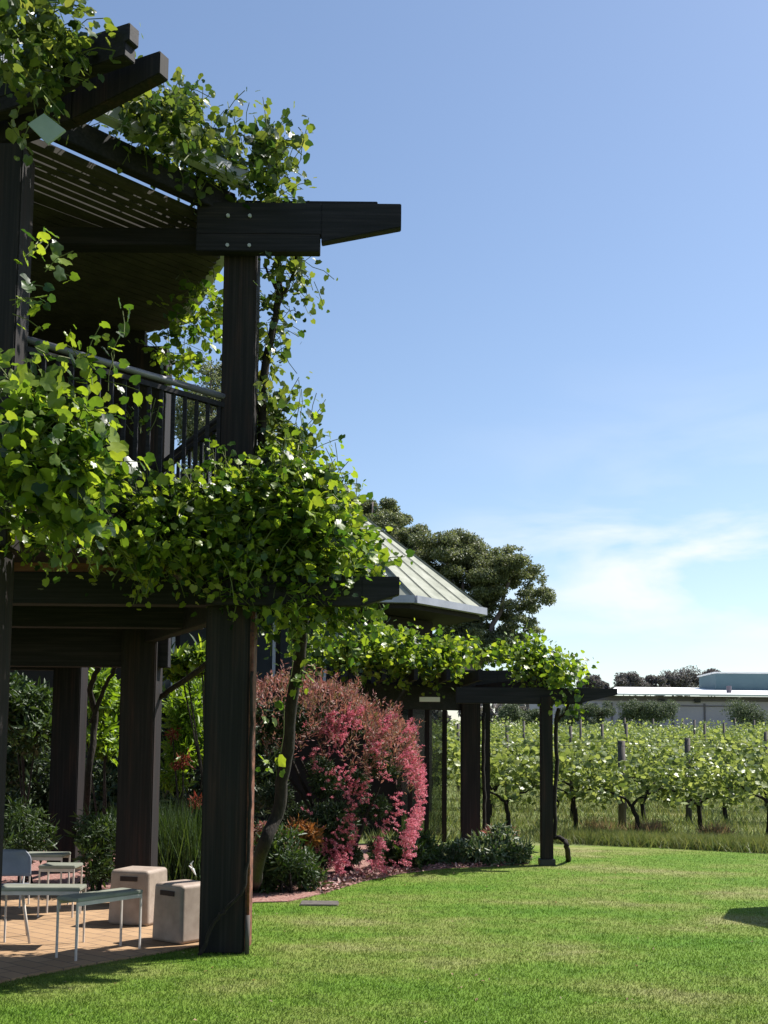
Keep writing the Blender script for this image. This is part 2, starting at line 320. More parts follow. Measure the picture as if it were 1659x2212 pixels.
def E(cx, cy, rx, ry, Z, dy=None):
    s = S(Z); c = P(cx, cy, Z); rx_, rz = rx/s, ry/s
    return (np.array(c), np.array([rx_, dy if dy else (rx_+rz)/2, rz]))
def in_ells(ells, n, shell=.33):
    wts = np.array([e_[1][0]*e_[1][2]*(.5+e_[1][1]) for e_ in ells]); idx = RG.choice(len(ells), n, p=wts/wts.sum())
    c = np.array([e_[0] for e_ in ells])[idx]; r_ = np.array([e_[1] for e_ in ells])[idx]
    d = rdir(n); u = RG.random((n, 1))**shell
    return c+d*r_*u, d
def vine_foliage(parent, ells, n, size=.09, mat=None, length=(.2, .6), up=.25, droop=.6, T=GRAPE, stems=True, shell=.33, nod=.06, name='foliage'):
    "shoots start inside the mass, bend, and carry leaves on alternate sides"
    K = max(3, n//6); ck, cd = in_ells(ells, K, shell); idx = RG.integers(0, K, n)
    p, d = in_ells(ells, n, shell); mk = RG.random(n) < .72
    p[mk] = ck[idx[mk]]+RG.normal(size=(int(mk.sum()), 3))*.07; d[mk] = unit(cd[idx[mk]]+RG.normal(size=(int(mk.sum()), 3))*.35); LN = RG.uniform(*length, n)
    pos = []; al = []; MBs = MB(); sz = []
    for i in range(n):
        q = p[i].copy(); v = unit(d[i]*.7+RG.normal(size=3)*.7+np.array([0, 0, up])); k = int(LN[i]/nod)+2; pts = [q.copy()]
        side_ = unit(np.cross(v, RG.normal(size=3)))
        for j in range(k):
            v = unit(v+RG.normal(size=3)*.16+np.array([0, 0, -droop*j/k*.35])); q = q+v*nod; pts.append(q.copy())
            s_ = side_*(1 if j % 2 else -1)+RG.normal(size=3)*.45
            o_ = unit(s_)*RG.uniform(.02, .06); pos.append(q+o_); al.append(o_/np.linalg.norm(o_)+v*.4-np.array([0, 0, .35])); sz.append(size*RG.uniform(.6, 1.3)*(1-.6*(j/k)**2))
        if stems: MBs.tube(pts[::2] if len(pts) > 3 else pts, [.0035]*(len(pts[::2]) if len(pts) > 3 else len(pts)), 3)
    pos = np.array(pos); al = np.array(al); n2 = len(pos)
    nrm = unit(RG.normal(size=(n2, 3))*.75+np.array([.25, .05, .65]))
    o = leaves(name, T, pos, nrm, al, np.array(sz), mat or M['vine'], parent)
    if stems: MBs.build('shoots', M['shootstem'], parent)
    return o
M['shootstem'] = noisy('shoot_stem', [(.3, (.07, .09, .025)), (.7, (.12, .14, .04))], 20, bump=0)
def clump_foliage(name, parent, ells, n, size, mat, T=OVAL, shell=.28, outward=.5, up=.35, jitter=.5, droop=0):
    p, d = in_ells(ells, n, shell)
    nrm = unit(d*outward+RG.normal(size=(n, 3))*.7+np.array([0, 0, up])); al = d*.6+RG.normal(size=(n, 3))*jitter+np.array([0, 0, -droop])
    return leaves(name, T, p, nrm, al, size*RG.uniform(.65, 1.3, n), mat, parent)
def sub_clumps(ells, per, frac=.38, flat=.7, seed=0):
    "small leafy clumps scattered over big crown ellipsoids"
    r_ = random.Random(seed); out_ = []
    for c, rad in ells:
        k = max(3, int(per*rad[0]*rad[2]))
        for _ in range(k):
            d = unit(np.array([r_.gauss(0, 1), r_.gauss(0, 1), r_.gauss(0, 1)])); u = r_.random()**.35
            rr_ = frac*max(min(rad), .75*rad[0], .7 if rad[0] > .5 and rad[1] > .75 else 0)*r_.uniform(.55, 1.25)
            out_.append((c+d*rad*u*.9, np.array([rr_*1.2, rr_*1.1, rr_*flat])))
    return out_
def surf_pts(ells, n, zmin=None, cond=None):
    "points on the outside of a union of ellipsoids"
    out_p = []; out_d = []
    while sum(len(a_) for a_ in out_p) < n:
        wts = np.array([e_[1][0]*e_[1][2] for e_ in ells]); idx = RG.choice(len(ells), n*2, p=wts/wts.sum())
        c = np.array([e_[0] for e_ in ells])[idx]; r_ = np.array([e_[1] for e_ in ells])[idx]; d = rdir(n*2); p = c+d*r_*RG.uniform(.95, 1.06, (n*2, 1))
        ok = np.ones(n*2, bool)
        for c2, r2 in ells: ok &= (np.sum(((p-c2)/r2)**2, -1) > .86)
        if cond is not None: ok &= cond(p, d)
        out_p.append(p[ok]); out_d.append(d[ok])
    return np.concatenate(out_p)[:n], np.concatenate(out_d)[:n]
def copy_tree(o, parent=None):
    c = o.copy(); COL.objects.link(c)
    if parent is not None: c.parent = parent
    for ch in list(o.children): copy_tree(ch, c)
    return c
def wiggle(pts, amt, seg=4, seed=0):
    r_ = random.Random(seed); pts = [Vector(p) for p in pts]; out_ = []
    for i in range(len(pts)-1):
        a = pts[max(i-1, 0)]; b_ = pts[i]; c = pts[i+1]; d = pts[min(i+2, len(pts)-1)]
        for j in range(seg):
            t_ = j/seg
            q = .5*((2*b_)+(-a+c)*t_+(2*a-5*b_+4*c-d)*t_*t_+(-a+3*b_-3*c+d)*t_**3)
            out_.append(q+Vector((r_.gauss(0, amt), r_.gauss(0, amt), r_.gauss(0, amt))))
    out_.append(pts[-1]); return out_
def taper(n, a, b_): return [a+(b_-a)*i/(n-1) for i in range(n)]

# ------------------------------------------------------------------ ground
def gz(Y):
    return 0 if Y < 19 else (.036*(Y-19) if Y < 80 else .036*61+.004*(Y-80))
ys = [-30, 0, 5, 10, 15, 19, 22, 30, 50, 80, 120, 250, 700]; xs = [-600, -150, -40, -15, -5, 0, 5, 10, 20, 40, 150, 600]
vs_ = [(x, y, gz(y)-.012) for y in ys for x in xs]; n_ = len(xs)
fs_ = [(j*n_+i, j*n_+i+1, (j+1)*n_+i+1, (j+1)*n_+i) for j in range(len(ys)-1) for i in range(n_-1)]
tag(MB().add(vs_, fs_).build('ground', M['earth']), kind='structure')
# lawn, sheet with curved edge
e1, e2, e3 = G(1200, 1824), G(1420, 1831), G(1659, 1845)
lawn_pts = [(-14, -20), (14, -20), (16, 14), (12.0, G(1850, 1853).y), (e3.x, e3.y), (e2.x, e2.y), (e1.x, e1.y), (G(1080, 1822).x, G(1080, 1822).y), (-1, 18.0), (-14, 18.0)]
tag(MB().add([(*p, -.004) for p in lawn_pts], [tuple(range(len(lawn_pts)))]).build('lawn', M['lawn']), kind='structure')
# paved patio
pe = [G(452, 2042), G(330, 2062), G(205, 2083), G(60, 2110), G(-120, 2150)]
pat = [(p.x, p.y) for p in pe]+[(-9, pe[-1].y), (-9, 13.2), (-2.9, 12.6), (-1.9, 10.9), (-1.25, 9.5)]
tag(MB().poly(pat, -.05, .012).build('patio', M['paver']), kind='structure')
# garden bed
bed = [G(548, 1950), G(620, 1948), G(690, 1932), G(780, 1905), G(860, 1888), G(960, 1876), G(1060, 1872), G(1140, 1866), G(1150, 1850), G(1080, 1838)]
bedp = [(p.x, p.y) for p in bed]+[(1.0, 19.0), (-9, 19.5), (-9, 13.2), (-2.9, 12.6), (-1.9, 10.9)]
tag(MB().poly(bedp, -.04, .008).build('garden_bed', M['mulch']), kind='structure')
# lawn blades
def in_poly(x, y, poly):
    ins = np.zeros(len(x), bool); j = len(poly)-1
    for i in range(len(poly)):
        xi, yi = poly[i][:2]; xj, yj = poly[j][:2]
        c = ((yi > y) != (yj > y)) & (x < (xj-xi)*(y-yi)/(yj-yi+1e-12)+xi); ins ^= c; j = i
    return ins
def grass(n, y0, y1, h, wd, name, mat, polys_in, polys_out, xpad=.6, pw=1.0, lean=.5):
    u = RG.random(n); y = y0*(y1/y0)**(u**pw); hx = y*(W0/2)/FPX+xpad; x = RG.uniform(-1, 1, n)*hx
    k = np.ones(n, bool)
    for p in polys_in: k &= in_poly(x, y, p)
    for p in polys_out: k &= ~in_poly(x, y, p)
    x, y = x[k], y[k]; n = len(x); z = np.array([gz(q) for q in y])-.004
    d = unit(np.stack([RG.normal(size=n)*lean, RG.normal(size=n)*lean, np.ones(n)], -1)); nr = unit(np.cross(d, rdir(n)))
    Tm = tmpl_blade(wd, .25)
    return leaves(name, Tm, np.stack([x, y, z], -1), nr, d, h*RG.uniform(.5, 1.3, n), mat, None)
tag(grass(380000, 5.6, 18.5, .018, .26, 'lawn_grass', M['blade'], [lawn_pts], [pat, bedp]),
    'short mown lawn grass covering the foreground', 'grass', kind='stuff')
mead = [(-2, 17.6), (e1.x-2.0, e1.y-.05), (e1.x, e1.y), (e2.x, e2.y), (e3.x, e3.y), (14, 17), (30, 60), (-2, 60)]
g0 = grass(90000, 15.5, 40, .20, .06, 'meadow_grass', M['meadow'], [mead], [bedp], 2, 1.0, .45)
tag(g0, 'long rough grass between the vineyard rows and along the lawn edge', 'grass', kind='stuff')
nf = 420; fx = RG.uniform(-3, 7, nf); fy = RG.uniform(6, 17, nf); kf = in_poly(fx, fy, lawn_pts) & ~in_poly(fx, fy, pat) & ~in_poly(fx, fy, bedp); fx, fy = fx[kf], fy[kf]
fo = leaves('fallen_leaves', tmpl_quad(.6), np.stack([fx, fy, np.full(len(fx), .014)], -1), unit(RG.normal(size=(len(fx), 3))*.4+np.array([0, 0, 1])), rdir(len(fx)), .028*RG.uniform(.5, 1.3, len(fx)), M['dry'], None)
tag(fo, 'tiny fallen leaves scattered over the lawn', 'leaf litter', kind='stuff')
# verge tufts along the lawn edge
pv = []
for i in range(260):
    t_ = rnd.random(); a = G(1195+t_*620, 1822+t_*26); pv.append((a.x+rnd.gauss(0, .1), a.y+.25+abs(rnd.gauss(0, .35)), 0))
def tufts(name, centres, per, h, spread, wd, mat, label, cat, kind=None, lean=.45):
    c = np.repeat(np.array(centres), per, 0); n = len(c); c = c+np.stack([RG.normal(size=n)*spread, RG.normal(size=n)*spread, np.zeros(n)], -1)
    d = unit(np.stack([RG.normal(size=n)*lean, RG.normal(size=n)*lean, np.ones(n)], -1)); nr = unit(np.cross(d, rdir(n)))
    o = leaves(name, tmpl_blade(wd, .35), c, nr, d, h*RG.uniform(.5, 1.25, n), mat, None); tag(o, label, cat, kind=kind); return o
tufts('verge_grass', pv, 110, .22, .15, .05, M['meadow'], 'tall tussocky grass fringe where the vineyard meets the lawn', 'grass', 'stuff')
dv = [tuple(G(x, y))[:2]+(0,) for x, y in ((1400, 1815), (1385, 1812), (1414, 1812), (1290, 1807), (1540, 1818), (1560, 1820))]
for i, grp in enumerate((dv[:3], dv[3:4], dv[4:])):
    tufts('dry_tuft', [(a[0]+rnd.gauss(0, .12), a[1]+rnd.gauss(0, .06), 0) for a in grp for _ in range(5)], 70, .34, .07, .05, M['dry'],
          ['largest coral dry grass tuft at the foot of the front vineyard row', 'small coral dry grass tuft nearest the slim pergola post', 'faint coral dry grass tuft furthest right on the verge'][i], 'grass tuft')

# ------------------------------------------------------------------ near building (two-storey verandah)
P1 = Vector((XZ(14, 7.55, 500), 7.55)); P2 = Vector((XZ(521, 9.06, 700), 9.06)); P3 = Vector((XZ(306, 11.5, 1700), 11.5)); P4 = Vector((XZ(150, 14.5, 1700), 14.5))
P2L = XZ(500, 9.06, 1750)
ver = thing('verandah_building', 'dark timber two-storey verandah wrapped in grapevines at the left', 'building', (P2.x-2, P2.y+1, 0))
Z_B = 5.64; DECK = 3.45
def h(px_y, Z): return P(700, px_y, Z).z
Z_B = h(546, 9.06)
# posts: lower thick, upper slimmer
for i, (p, lw, uw) in enumerate(((P1, .34, .28), (P2, .355, .275), (P3, .36, .34), (P4, .36, .3))):
    pc = (p.x-(.075 if i == 0 else .03), p.y)
    o = MB().post(pc, lw, lw, 0.0, 2.95).build('post', M['timber'], ver, .012)
    if i == 1: o['label'] = 'thick corner post on the lawn edge with sunlit red-brown side'
    if i < 3: MB().post((p.x, p.y), uw, uw, 2.95, Z_B+.02).build('upper_post', M['timber'], ver, .01)
so_ = MB().box(P2.x-.03+.1785, P2.x-.03+.198, P2.y-.165, P2.y+.165, .02, 2.72).build('painted_sun_side', M['redwood'], ver, .003); so_['label'] = 'sunlit right face of the corner post, light put into its red-brown colour'  # thin strip added; sun on the post's right face is put into its colour
# pipe and strap at corner post
MB().tube([(P2.x+.175, P2.y-.19, .0), (P2.x+.175, P2.y-.19, .30)], .018, 8).build('pipe', M['greypost'], ver, smooth=True)
MB().tube([(P2.x+.175, P2.y-.18, .30), (P2.x+.172, P2.y-.18, 2.7)], .011, 6).build('conduit', M['redwood'], ver, smooth=True)
# outriggers at corner post, upper: long tapered one over a short one
XE = XZ(866, 9.06, 470); XM = XZ(698, 9.06, 520)
ub = MB().beam((P2.x-.35, 8.84), (XM, 8.84), .09, h(444, 8.84), h(512, 8.84)).beam((XM, 8.84), (XE, 8.84), .09, h(444, 8.84), h(528, 8.84), h(444, 8.84), h(494, 8.84))
ub.build('outrigger_beam', M['timber_x'], ver, .006)
MB().beam((P2.x-.35, 8.835), (XM-.01, 8.835), .10, h(513, 8.84), h(550, 8.84)).build('bearer', M['timber_x'], ver, .006)
MB().beam((P2.x-.35, 9.28), (XE-.2, 9.28), .09, h(444, 9.28)+.02, h(512, 9.28), h(444, 9.28)+.02, h(494, 9.28)).build('outrigger_beam', M['timber_x'], ver, .006)
MB().beam((-6.5, 9.06), (P2.x-.15, 9.06), .16, Z_B+.17, Z_B+.02).build('tie_beam', M['timber_x'], ver, .006)
# pair of beams at the near post
B1 = P(355, 142, 7.02); dirb = Vector((.895, -.446))
def rafter(end, L_, top, bot, n_off, tip, extra=.0):
    a = Vector((end[0], end[1])); n = Vector((-.446, -.895))*n_off; a = a+n; s_ = a-dirb*L_; mid = a-dirb*.75
    m_ = MB().beam(s_, mid, .10, top, bot-.12).beam(mid, a, .10, top, bot-.12, top-extra, tip); return m_
zt, zb = B1.z+.06, B1.z-.06
rafter(B1, 2.6, zt+.02, zb-.03, 0, zb-.02).build('outrigger_beam', M['redwood_d'] if 'redwood_d' in M else M['timber'], ver, .006)
B0 = P(290, 82, 6.86)
rafter((B0.x, B0.y), 2.8, B0.z+.10, B0.z-.12, 0, B0.z-.04, .02).build('outrigger_beam', M['timber_x'], ver, .006)
MB().beam(Vector((B0.x, B0.y))-dirb*2.8, Vector((B0.x, B0.y))-dirb*.03, .11, B0.z-.045, B0.z-.14).build('bearer', M['timber_x'], ver, .006)
for bx_ in (P2.x-.09, P2.x+.09):
    for by_ in (h(468, 8.79), h(532, 8.79)):
        MB().tube([(bx_, 8.80, by_), (bx_, 8.777, by_)], .016, 6).build('bolt', M['gutter'], ver)
# eave beam between P1 and P2, gutter, battens, roof, ceiling
A1 = P(100, 305, 7.8); A2 = P(482, 478, 9.0)
e_dir = Vector((A2.x-A1.x, A2.y-A1.y)).normalized(); inn = Vector((-e_dir.y, e_dir.x))      # inward normal (towards building)
if inn.x > 0: inn = -inn
zE = (A1.z+A2.z)/2
a0 = Vector((A1.x, A1.y))-e_dir*1.5; a9 = Vector((A2.x, A2.y))+e_dir*.05
MB().beam(a0-inn*.05, a9-inn*.05, .10, zE+.22, zE+.02).build('eave_beam', M['timber_x'], ver, .006)
gm = MB().beam(a0-inn*.22, a9-inn*.22, .12, zE+.36, zE+.23); gm.build('gutter', M['gutter'], ver, .012)
bt = MB()
for k in range(7):
    o_ = inn*(.14+.105*k); bt.beam(a0+o_, a9+o_, .078 if k % 3 else .09, zE+.06, zE+.0)
bt.build('battens', M['board'], ver, .004)
for q in range(12):
    c = Vector((A1.x, A1.y))+e_dir*(.12+q*.15)
    pass
# ceiling boards (each slightly apart) over the bay
foot = [P1+Vector((-.1, .1)), P2+Vector((-.08, .1)), P3+Vector((-.02, .1)), P4, Vector((-9, 14.5)), Vector((-9, 7.2))]
c1 = Vector((a0.x, a0.y))+inn*.95; c2 = a9+inn*.95
cei = MB(); bw = .115
dd = Vector((.72, .70)).normalized(); nn2 = Vector((-dd.y, dd.x))
from mathutils.geometry import intersect_line_line_2d
cpoly = [c1, a9+inn*.62, P2+Vector((-.05, .25)), P3+Vector((.1, .2)), Vector((-2.9, 11.9)), Vector((-8, 11.9)), Vector((-8, 6.2))]
ks = [nn2.dot(p) for p in cpoly]
k_ = min(ks)+.02
while k_ < max(ks):
    a = nn2*k_-dd*30; b_ = nn2*k_+dd*30; hit = []
    for i in range(len(cpoly)):
        r_ = intersect_line_line_2d(a, b_, cpoly[i], cpoly[(i+1) % len(cpoly)])
        if r_: hit.append(r_)
    if len(hit) >= 2:
        hit.sort(key=lambda q: q.dot(dd)); cei.beam(hit[0], hit[-1], bw-.012, zE+.16+rnd.uniform(-.006, .006), zE+.10)
    k_ += bw
cei.build('ceiling', M['board'], ver)
rp_ = [a0-inn*.14+inn*1.15, a9+inn*1.15-Vector((0, 0)), P2+Vector((.05, .3)), P3+Vector((.3, .3)), Vector((-2.9, 12.2)), Vector((-9, 12.2)), Vector((-9, 6))]
MB().poly([(p.x, p.y) for p in rp_], zE+.20, zE+.26).build('roof', M['gutter'], ver)
# pale panels fixed below the eave
pc_ = P(108, 292, 6.75); pn = MB(); d3 = Vector((e_dir.x, e_dir.y, 0)); q0 = pc_-d3*.08
pn.add([q0+Vector((-.07, 0, .04)), q0+Vector((.06, .0, -.09)), q0+Vector((.16, .03, .02)), q0+Vector((.02, .03, .13)),
        q0+Vector((-.07, .02, .04)), q0+Vector((.06, .02, -.09)), q0+Vector((.16, .05, .02)), q0+Vector((.02, .05, .13))], [(0, 1, 2, 3), (7, 6, 5, 4), (0, 1, 5, 4), (1, 2, 6, 5), (2, 3, 7, 6), (3, 0, 4, 7)])
o = pn.build('eave_lamp', M['patch'], ver); o['label'] = 'pale green square lamp under the eave'
q0 = P(481, 478, 8.9); MB().box(q0.x-.045, q0.x+.045, q0.y-.05, q0.y, q0.z-.04, q0.z+.045).build('eave_lamp', M['patch'], ver, .005)
# deck, first-floor beams, wall
dfoot = [P1+Vector((-.1, -.05)), P2+Vector((-.0, -.0)), P3+Vector((.05, .0)), P4+Vector((.05, .1)), Vector((-9, 14.6)), Vector((-9, 6.0)), Vector((-4.2, 6.6))]
MB().poly([(p.x, p.y) for p in dfoot], DECK-.22, DECK).build('deck', M['timber_x'], ver)
MB().beam((-6.5, 9.03), (P2.x-.15, 9.03), .18, 3.02, 2.76).build('tie_beam', M['timber_x'], ver, .006)
MB().beam((-6.5, 9.0), (P2.x-.3, 9.0), .05, 3.10, 3.022).build('ledger', M['redwood'], ver, .004)  # redder colour stands in for sunlight on this timber
MB().beam((-6.5, 10.2), (P3.x+.8, 10.2), .16, 3.2, 2.7).build('tie_beam', M['timber_x'], ver, .006)
MB().beam((-8, 11.5), (P3.x+.25, 11.5), .16, 3.2, 2.43).build('tie_beam', M['timber_x'], ver, .006)
MB().beam((-8, 14.5), (P4.x+.1, 14.5), .16, 3.2, 2.6).build('tie_beam', M['timber_x'], ver, .006)
for a, b_ in ((P2, P3), (P3, P4)):
    d_ = (b_-a).normalized(); MB().beam(a+d_*.19, b_-d_*.19, .12, 2.98, 2.68).build('edge_beam', M['timber_x'], ver, .006)
# lower outriggers
XL = XZ(862, 9.06, 1265)
MB().beam((P2.x-.2, 8.82), (XL-.3, 8.82), .10, h(1246, 8.82), h(1310, 8.82)).beam((XL-.3, 8.82), (XL, 8.82), .10, h(1246, 8.82), h(1310, 8.82), h(1246, 8.82), h(1284, 8.82)).build('outrigger_beam', M['timber_x'], ver, .006)
MB().beam((P2.x-.2, 9.3), (XL-.05, 9.3), .10, h(1246, 9.06), h(1300, 9.06), h(1246, 9.06), h(1284, 9.06)).build('outrigger_beam', M['timber_x'], ver, .006)
for off in (.75, 1.15):
    pass

# upper wall
uw_ = MB().box(-8, P3.x-.16, 11.75, 11.9, DECK, zE+.1).build('upper_wall', M['wall'], ver)
wd_ = MB().box(-5.2, -4.3, 11.70, 11.745, DECK+.05, DECK+2.05).build('door', M['glass'], ver)
MB().box(-5.26, -5.2, 11.69, 11.745, DECK, DECK+2.1).box(-4.3, -4.24, 11.69, 11.745, DECK, DECK+2.1).build('frame', M['timber_x'], wd_)
# railings
def railing(a, b_, n):
    d_ = (b_-a).normalized(); a = a+d_*.1; b_ = b_-d_*.1
    rl = MB().tube([(a.x, a.y, 4.49), (b_.x, b_.y, 4.49)], .028, 8).build('handrail', M['rail'] if n > 14 else M['black'], ver, smooth=True)
    MB().beam(a, b_, .045, 4.435, 4.395).build('lower_rail', M['timber_x'], rl)
    MB().beam(a, b_, .045, DECK+.12, DECK+.07).build('lower_rail', M['timber_x'], rl)
    bl = MB(); k = n
    for i in range(1, k):
        q = a+(b_-a)*i/k; bl.post((q.x, q.y), .03, .03, DECK+.12, 4.395)
    bl.build('balusters', M['timber_x'], rl)
railing(P1+Vector((.0, .0)), P2, 17); railing(P2, P3, 14)

# patio furniture -------------------------------------------------
def stool(c, w_, hh, ang, slot_side, label):
    t_ = thing('stool', label, 'stool', (c[0], c[1], .012), 'cream cube stools on the patio')
    mb = MB().post((0, 0), w_, w_, 0, hh, 0, .94)
    ob = mb.build('body', M['stool'], None, 0, True); ob.parent = t_
    md = ob.modifiers.new('b', 'BEVEL'); md.width = .035; md.segments = 4; md.harden_normals = True
    sl = MB(); fy = -w_/2*.965
    sl.box(-.085, .085, fy-.004, fy+.03, hh*.80, hh*.885)
    so_ = sl.build('handle_slot', M['slot'], None); so_.parent = t_
    t_.rotation_euler.z = ang; return t_
g_ = G(292, 2000); stool((g_.x+.0, g_.y+.12), .41, .49, R(-16), 0, 'rounded cream cube stool further back, with its right side sunlit white')
g_ = G(388, 2040); stool((g_.x, g_.y+.14), .375, .475, R(-38), 0, 'cream cube stool standing corner-on right beside the corner post')
def low_table(x0, x1, y0, y1, hh, label, rot=0, pull=0):
    cx, cy = (x0+x1)/2, (y0+y1)/2
    t_ = thing('patio_table', label, 'table', (cx, cy, .012)); a, b_ = (x1-x0)/2, (y1-y0)/2
    q = MB().box(-a, a, -b_, b_, hh-.03, hh).build('tabletop', M['ttop'], None, .006); q.parent = t_
    for y0_, y1_ in ((-b_+.003, -b_+.02), (b_-.02, b_-.003)):
        q = MB().box(-a+.01, a-.01, y0_, y1_, hh-.06, hh-.031).build('apron', M['steel'], None); q.parent = t_
    for sx in (-1, 1):
        for sy in (-1, 1):
            q = MB().post((sx*(a-.012), sy*(b_-.012)), .014, .014, 0, hh-.031).build('leg', M['steel'], None); q.parent = t_
    t_.rotation_euler.z = rot; return t_
a = G(163, 2080); b_ = G(306, 2052)
dx = math.hypot(b_.x-a.x, b_.y-a.y); an = math.atan2(b_.y-a.y, b_.x-a.x)
cx, cy = (a.x+b_.x)/2-math.sin(an)*.12, (a.y+b_.y)/2+math.cos(an)*.12
low_table(cx-dx/2, cx+dx/2, cy-.12, cy+.12, .46, 'low pale steel-legged table in front of the cube stools', an)
a = G(-20, 2058); b_ = G(158, 2050); cx, cy = (a.x+b_.x)/2, (a.y+b_.y)/2+.2
low_table(cx-.33, cx+.33, cy-.13, cy+.13, .47, 'low grey-topped table at the left edge beside the blue-grey chair', .05)
for (x_, y_, wpx, hh, lab) in ((118, 1985, 60, .6, 'small white side table further back in the patio shade'), (85, 1965, 70, .66, 'white table furthest back under the verandah, partly hidden')):
    c = G(x_, y_); wm = wpx/(S(c.y)); low_table(c.x-wm/2*1.3, c.x+wm/2*1.3, c.y-.0, c.y+.3, hh*.8, lab)
# chair
c = G(6, 2035); ch = thing('patio_chair', 'blue-grey shell chair at the left edge of the patio', 'chair', (c.x, c.y, .012))
def grid(fn, nu, nv):
    vs = [fn(i/nu, j/nv) for j in range(nv+1) for i in range(nu+1)]
    return vs, [(j*(nu+1)+i, j*(nu+1)+i+1, (j+1)*(nu+1)+i+1, (j+1)*(nu+1)+i) for j in range(nv) for i in range(nu)]
def shell_solid(name, fn, nu, nv, mat, par, th=.012):
    vs, fs = grid(fn, nu, nv); o_ = MB().add(vs, fs).build(name, mat, None, 0, True); o_.parent = par
    md = o_.modifiers.new('s', 'SOLIDIFY'); md.thickness = th; return o_
ca, sa = math.cos(R(20)), math.sin(R(20))
def rot(x, y, z): return (x*ca-y*sa, x*sa+y*ca, z)
shell_solid('seat', lambda u, v: rot((u-.5)*.40*(1-.1*(v-.5)**2), -.2+.4*v, .44-.02*math.sin(math.pi*u)*math.sin(math.pi*v)), 10, 10, M['shell'], ch)
shell_solid('backrest', lambda u, v: rot((u-.5)*.42*(1-.25*max(0, v-.6)**2/.16), .20+.05*v-.07*(abs(u-.5)*2)**2, .50+.22*v), 12, 8, M['shell'], ch)
for sx in (-1, 1):
    q = MB().tube([rot(sx*.15, .19, .43), rot(sx*.16, .225, .56)], .009, 6).build('back_support', M['steel'], None); q.parent = ch
    for y0_ in (-.16, .16):
        q = MB().tube([rot(sx*.13, y0_*.8, .43), rot(sx*.2, y0_*1.3, 0)], .011, 6).build('leg', M['steel'], None, 0, True); q.parent = ch

# unseen umbrella shape added out to the right to shade the lawn
pl = G(1600, 1985); off = Vector((SUNV.x, SUNV.y, 0))/SUNV.z*2.35
pc = pl+off+Vector((.78, .0, 0))
um = thing('shade_caster', 'unseen umbrella-shaped shade caster added beyond the right edge of the lawn', 'shade_caster', (pc.x, pc.y, 0))
n8 = 8; rr0 = 1.0; vs = [(pc.x, pc.y, 2.62)]+[(pc.x+rr0*math.cos(i*math.tau/n8), pc.y+rr0*math.sin(i*math.tau/n8), 2.28) for i in range(n8)]
o = MB().add(vs, [(0, 1+i, 1+(i+1) % n8) for i in range(n8)]).build('shade_caster_canopy', M['canvas'], um); md = o.modifiers.new('s', 'SOLIDIFY'); md.thickness = .01
MB().tube([(pc.x, pc.y, 0.05), (pc.x, pc.y, 2.66)], .022, 8).build('shade_caster_pole', M['timber'], um)
MB().tube([(pc.x, pc.y, 0), (pc.x, pc.y, .06)], .24, 20).build('base', M['concrete'], um)

# paver in lawn
a = G(690, 1952); o = MB().box(a.x-.2, a.x+.2, a.y-.16, a.y+.16, -.03, .012).build('stepping_stone', M['greypost'], None, .01)
tag(o, 'flat grey slab set in the lawn right of the corner post', 'paving slab')

# ------------------------------------------------------------------ vines on the near building
V1 = thing('grapevine', 'grapevine bunched over the upper eave between the two upper beams', 'vine', (-1.6, 8.6, 5.9))
vine_foliage(V1, [E(260, 232, 50, 24, 7.9, .2), E(310, 225, 56, 38, 8.0, .25), E(370, 268, 66, 52, 8.3, .3), E(440, 300, 56, 56, 8.6, .3), E(530, 362, 52, 50, 8.9, .3), E(590, 385, 46, 42, 9.0, .3), E(480, 370, 50, 28, 8.8, .2)], 270, .085, M['vine2'], (.15, .38), .3, .5)
V2 = thing('grapevine', 'grapevine hanging over the top beams at the upper left corner', 'vine', (-2.2, 6.8, 6.2))
vine_foliage(V2, [E(35, 60, 62, 70, 6.7, .25), E(60, 130, 50, 60, 6.7, .25), E(85, 60, 28, 45, 6.7, .2)], 130, .085, M['vine2'], (.15, .35), .2, .8)
V3 = thing('grapevine', 'twisting grapevine climbing the upper corner post on its right side', 'vine', (P2.x+.3, 9.2, 3.4))
def tr(pts, r0, r1, seed, parent, name='trunk', mat=None, k=8, amt=.006):
    w_ = wiggle(pts, amt, 5, seed); return MB().tube(w_, taper(len(w_), r0, r1), k).build(name, mat or M['bark'], parent, 0, True)
tr([P(570, 1000, 9.2), P(566, 860, 9.2), P(578, 760, 9.2), P(600, 660, 9.2), P(604, 590, 9.2), P(598, 545, 9.2), P(585, 500, 9.1)], .04, .022, 1, V3)
tr([P(600, 655, 9.2), P(628, 610, 9.2), P(640, 560, 9.2), P(636, 520, 9.1)], .018, .010, 2, V3, 'branch')
tr([P(600, 640, 9.2), P(585, 600, 9.15), P(570, 570, 9.1)], .014, .008, 3, V3, 'branch')
vine_foliage(V3, [E(635, 590, 24, 42, 9.2, .18), E(580, 600, 20, 42, 9.2, .15), E(575, 690, 24, 45, 9.25, .15), E(610, 690, 14, 40, 9.25, .1)], 62, .075, M['vine2'], (.12, .26), .0, 1.0)
vine_foliage(V3, [E(585, 830, 22, 60, 9.25, .15), E(600, 910, 34, 45, 9.25, .2), E(615, 960, 42, 36, 9.3, .25)], 90, .08, M['vine2'], (.15, .35), .25, .7)
V4 = thing('grapevine', 'grapevine tangle seen through the upper verandah left of the corner post', 'vine', (-1.8, 10.6, 4.6))
vine_foliage(V4, [E(455, 650, 30, 42, 10.4, .25), E(425, 690, 24, 30, 10.7, .25), E(385, 760, 26, 44, 11.0, .3)], 80, .085, M['vine'], (.15, .3), 0, .8)
V5 = thing('grapevine', 'large-leaved grapevine spilling over the balcony at the left edge', 'vine', (-2.1, 6.9, 2.9))
